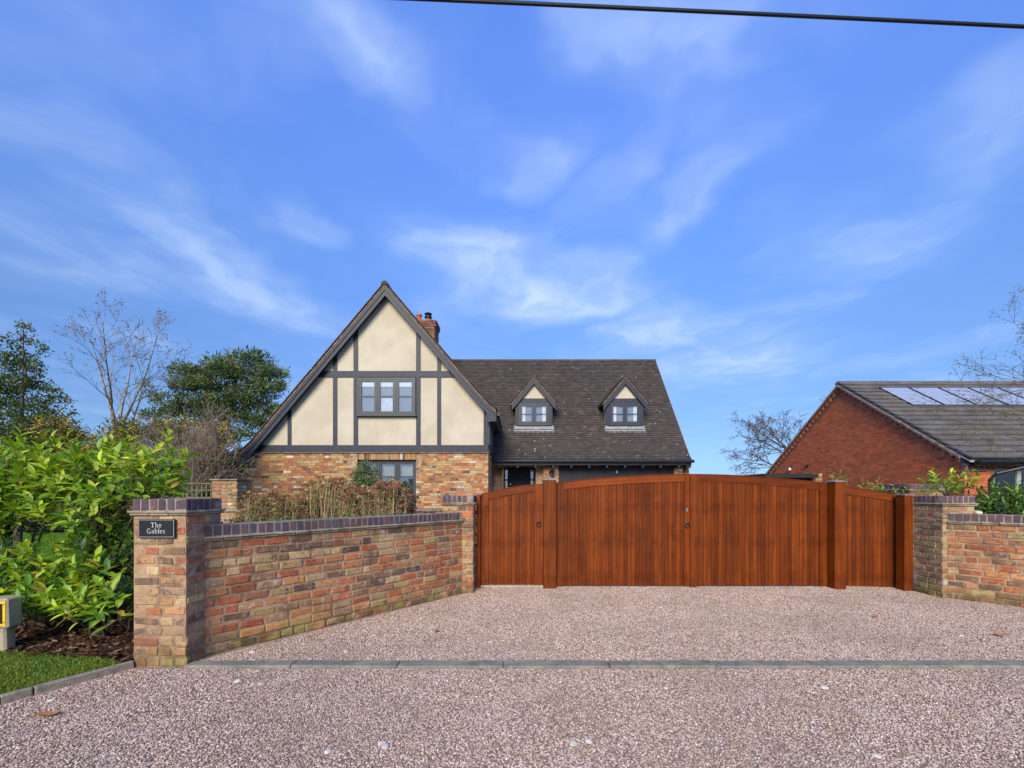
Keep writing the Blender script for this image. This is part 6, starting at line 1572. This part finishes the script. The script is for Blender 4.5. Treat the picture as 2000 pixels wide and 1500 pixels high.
def hedge(name, x0, x1, y, h, dep, n, pal, label, s=.10, seed=1, cat='hedge', var=.25):
    rng = random.Random(seed); o = A()
    for i in range(n):
        x = rng.uniform(x0, x1); hh = h*(1+var*mnoise.noise(Vector((x*.45, seed, 0)))+var*.5*mnoise.noise(Vector((x*1.9, seed, 3))))
        z = hh*rng.random()**.7; yy = y+rng.uniform(0, dep)*(.3+.7*rng.random()); q = Vector((x, yy, z+rng.uniform(-.05, .15)))
        X_ = Vector([rng.uniform(-1, 1) for _ in range(3)]).normalized(); Y_ = X_.orthogonal().normalized(); ss = s*rng.uniform(.6, 1.5)
        o.add([q-X_*ss, q+Y_*ss*.5, q+X_*ss, q-Y_*ss*.5], [(0, 1, 2, 3)], pick(rng, pal))
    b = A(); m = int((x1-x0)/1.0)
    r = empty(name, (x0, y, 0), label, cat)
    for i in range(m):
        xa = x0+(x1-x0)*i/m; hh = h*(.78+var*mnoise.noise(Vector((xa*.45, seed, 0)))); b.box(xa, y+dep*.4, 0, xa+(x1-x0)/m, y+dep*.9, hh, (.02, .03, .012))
    for a_, nm in ((o, 'foliage'), (b, 'dense_inside')):
        a_.v = [(v[0]-x0, v[1]-y, v[2]) for v in a_.v]; a_.obj(nm, M['leaf'], r, kind='stuff')
    return r
hedge('boundary_hedge', -34, -11.5, 16.2, 2.7, 1.6, 52000, [(6, (.035, .06, .02)), (5, (.06, .085, .028)), (3, (.10, .09, .05)), (1, (.35, .26, .03))], 'long mixed boundary hedge beyond the lawn on the left', .09, 3)
hedge('far_hedge', -60, -10.2, 30, 4.2, 3, 30000, [(6, (.05, .07, .03)), (4, (.09, .09, .05))], 'tall far hedge on the skyline behind the birch and pine', .22, 4)
hedge('far_hedge', 9, 90, 70, 2.2, 3, 12000, [(6, (.06, .07, .04)), (4, (.09, .09, .06))], 'low distant hedge line right of the house, mostly behind the gates', .35, 5)
hedge('copper_hedge', PX(478, 14.6)-1.3, PX(478, 14.6)+.2, 14.3, 1.5, .7, 5000, [(6, (.12, .055, .04)), (4, (.08, .045, .035))], 'low reddish-brown hedge beside the left corner of the house', .05, 6)
# bare trees on the right
cfgR = dict(L=2.4, R=.17, n=[1, 6, 8, 8, 6], taper=[.75, .3, .3, .4, .6], wob=[.05, .12, .16, .2, .22], up=[.0, .01, .0, -.01, -.01], ang=[.85, .6, .7, .75], len=[1.35, .6, .52, .5], rad=[.6, .5, .5, .6], rmin=.012, seg=.4, leaflvl=3)
cfgR['from'] = [.45, .25, .2, .2]
baretree('bare_tree', (PX(1575, 27), 27, 0), 'bare spreading tree behind the left slope of the bungalow roof', 'bare winter trees', 'bark', 65, dict(cfgR, L=3.6), [(4, (.20, .13, .07)), (3, (.12, .10, .05))], 700, .05)
cfgE = dict(L=2.1, R=.04, n=[1, 5, 6, 6], taper=[.75, .3, .3, .4, .6], wob=[.06, .12, .16, .2, .22], up=[.0, .03, -.02, -.04, -.05], ang=[.75, .65, .75, .8], len=[1.15, .55, .5, .5], rad=[.55, .5, .5, .6], rmin=.0045, seg=.25, leaflvl=2)
cfgE['from'] = [.5, .15, .15, .1]
baretree('bare_tree', (PX(2190, 8.9), 8.9, 0), 'bare lichened tree with drooping twigs at the right edge, before the solar panels', 'bare winter trees', 'greentwig', 66, cfgE, [(4, (.20, .17, .07)), (3, (.14, .10, .05))], 1500, .022,
    extra_starts=[(P(2120, v, 8.9)-Vector((PX(2190, 8.9), 8.9, 0)), (-1, rng_y, dz_), l_, .016) for v, rng_y, dz_, l_ in ((705, 0, .3, 1.1), (770, -.1, .1, 1.2), (820, 0, .1, 1.5), (860, .1, .1, 1.3))])
baretree('bare_tree', (PX(-60, 15), 15, 0), 'bare purplish tree just showing at the left edge behind the holly', 'bare winter trees', 'twig', 67, dict(cfgR, L=2.0, rmin=.008), [(4, (.16, .10, .10))], 500, .04)
baretree('bare_tree', (PX(1362, 45), 45, 0), 'tiny distant bare tree just above the gate, right of the garage', 'bare winter trees', 'twig', 68, dict(cfgR, L=1.3, R=.1, rmin=.02), None, 0)
# ---- dried hydrangeas and the grey-green shrub in the planting bed
HB = [(10, (.34, .17, .07)), (8, (.44, .25, .11)), (4, (.20, .10, .05)), (5, (.54, .38, .19)), (2, (.26, .13, .09))]
HPK = [(10, (.30, .14, .08)), (6, (.21, .10, .065)), (4, (.42, .24, .13))]
def hydrangea(u0, u1, v0, Y, pal, label, seed, green=.12, nh=46):
    rng = random.Random(seed); x0, x1 = PX(u0, Y), PX(u1, Y); zt = PZ(v0, Y); cx = (x0+x1)/2
    root = empty('hydrangea_bush', (cx, Y, .85), label, 'shrub', 'dried hydrangea bushes behind the left wall'); b = root.location.copy(); st = A(); hd = A(); gr = A()
    for i in range(nh*3):
        t = rng.uniform(-1, 1); top = zt-(abs(t)**2.2)*.28-rng.random()**1.3*.42; x = cx+t*(x1-x0)/2; y = Y+rng.uniform(-.45, .4)
        p0 = Vector((cx+t*(x1-x0)*.38+rng.uniform(-.1, .1), y+rng.uniform(-.1, .1), .85)); p1 = Vector((x, y, top)); pm = p0.lerp(p1, .5)+Vector((rng.uniform(-.05, .05), rng.uniform(-.05, .05), 0))
        st.tube([p0-b, pm-b, p1-b], [.006, .005, .0035], 4, pick(rng, [(5, (.50, .39, .21)), (4, (.36, .26, .13)), (2, (.60, .50, .30))]), cap=False)
        if i % 3 < 2:
            st.tube([pm-b, pm-b+Vector((rng.uniform(-.1, .1), rng.uniform(-.1, .1), .2))], [.004, .003], 3, (.34, .26, .15), cap=False)
        if i % 3 == 0 or rng.random() < .5:
            R_ = rng.uniform(.05, .085); cc = pick(rng, pal)
            for k in range(34):
                d = Vector([rng.gauss(0, 1) for _ in range(3)]).normalized(); d.z = abs(d.z)*.8-.15; q = p1-b+Vector((d.x*R_, d.y*R_, d.z*R_*.75)); s = rng.uniform(.011, .02)
                X_ = d.orthogonal().normalized(); an = rng.uniform(0, 6.28); Y_ = d.cross(X_); X2 = X_*math.cos(an)+Y_*math.sin(an); Y2 = d.cross(X2)+d*rng.uniform(-.5, .5); j = rng.uniform(.7, 1.3)
                hd.add([q-X2*s, q-Y2*s, q+X2*s, q+Y2*s], [(0, 1, 2, 3)], tuple(z*j for z in cc))
        if rng.random() < green*7:
            for k in range(7):
                q = p0.lerp(p1, rng.uniform(.55, 1))-b+Vector([rng.uniform(-.04, .04) for _ in range(3)]); X_ = Vector((rng.uniform(-1, 1), rng.uniform(-1, 1), rng.uniform(0, 1))).normalized(); Y_ = X_.orthogonal().normalized(); s = rng.uniform(.02, .045)
                gr.add([q, q+X_*s*.5+Y_*s*.3, q+X_*s, q+X_*s*.5-Y_*s*.3], [(0, 1, 2, 3)], pick(rng, [(5, (.12, .24, .03)), (4, (.19, .33, .04)), (2, (.07, .14, .03))]))
    for i in range(1100):   # withered leaves hanging among the stems
        t = rng.uniform(-1, 1); q = Vector((cx+t*(x1-x0)/2, Y+rng.uniform(-.45, .3), rng.uniform(.9, zt-.1)))-b; X_ = Vector([rng.uniform(-1, 1) for _ in range(3)]).normalized(); Y_ = X_.orthogonal().normalized(); s = rng.uniform(.015, .035)
        hd.add([q-X_*s, q-Y_*s*.5, q+X_*s, q+Y_*s*.5], [(0, 1, 2, 3)], pick(rng, [(5, (.34, .23, .12)), (3, (.24, .14, .07)), (2, (.44, .33, .19)), (2.5, (.14, .22, .04))]))
    st.obj('stems', M['dryleaf'], root, kind='stuff'); hd.obj('flower_heads', M['dryleaf'], root, kind='stuff')
    if gr.v: gr.obj('green_shoots', M['leaf'], root, kind='stuff')
hydrangea(482, 556, 960, 8.5, HB, 'low dried hydrangea at the left end of the bed with brown heads', 91)
hydrangea(545, 620, 968, 8.2, HB, 'straw-coloured dried hydrangea in the middle of the bed, mostly stems', 92, .14, 26)
hydrangea(600, 695, 932, 8.4, HB, 'tallest dried hydrangea in front of the left window jamb', 93, .15, 50)
hydrangea(675, 750, 950, 8.0, HPK, 'dried hydrangea with green shoots below the grey-green shrub', 94, .25, 34)
hydrangea(718, 806, 938, 7.7, HPK, 'dried hydrangea with reddish-brown heads in front of the ground-floor window', 95, .10, 60)
padtree('grey_green_shrub', (PX(710, 8.9), 8.9, .85), [pad(712, 925, 8.9, 22, 18, 1.2), pad(700, 945, 8.9, 20, 16, 1), pad(728, 945, 8.9, 20, 16, 1), pad(690, 925, 8.9, 9, 9, .7), pad(735, 915, 8.9, 8, 8, .6), pad(712, 908, 8.9, 8, 8, .6), pad(712, 975, 8.9, 16, 20, .8)],
        ([P(712, 1015, 8.9), P(712, 980, 8.9), P(712, 930, 8.9)], [.02, .015, .008]), 'small grey-green leafy shrub standing up in front of the ground-floor window', None, 96, [(6, (.13, .17, .07)), (5, (.19, .24, .10)), (2, (.06, .09, .04))], .035, 9000, tn=7, tuft=.05, cat='shrub')
# ground cover spilling over the back of the left coping
rng = random.Random(4); a = A()
for i in range(2600):
    t = rng.random(); q = Vector((-2.87+2.07*t, 4.03+2.53*t, 0))+Vector((-.77, .63, 0))*rng.uniform(.2, .55); q.z = rng.uniform(1.0, 1.235); X_ = Vector([rng.uniform(-1, 1) for _ in range(3)]).normalized(); Y_ = X_.orthogonal().normalized(); s = rng.uniform(.008, .018)
    if mnoise.noise(q*2.2) < .0: continue
    a.add([q-X_*s, q-Y_*s*.6, q+X_*s, q+Y_*s*.6], [(0, 1, 2, 3)], pick(rng, [(5, (.06, .12, .03)), (4, (.12, .17, .05)), (3, (.30, .22, .12))]))
tag(a.obj('ground_cover', M['leaf']), kind='stuff')
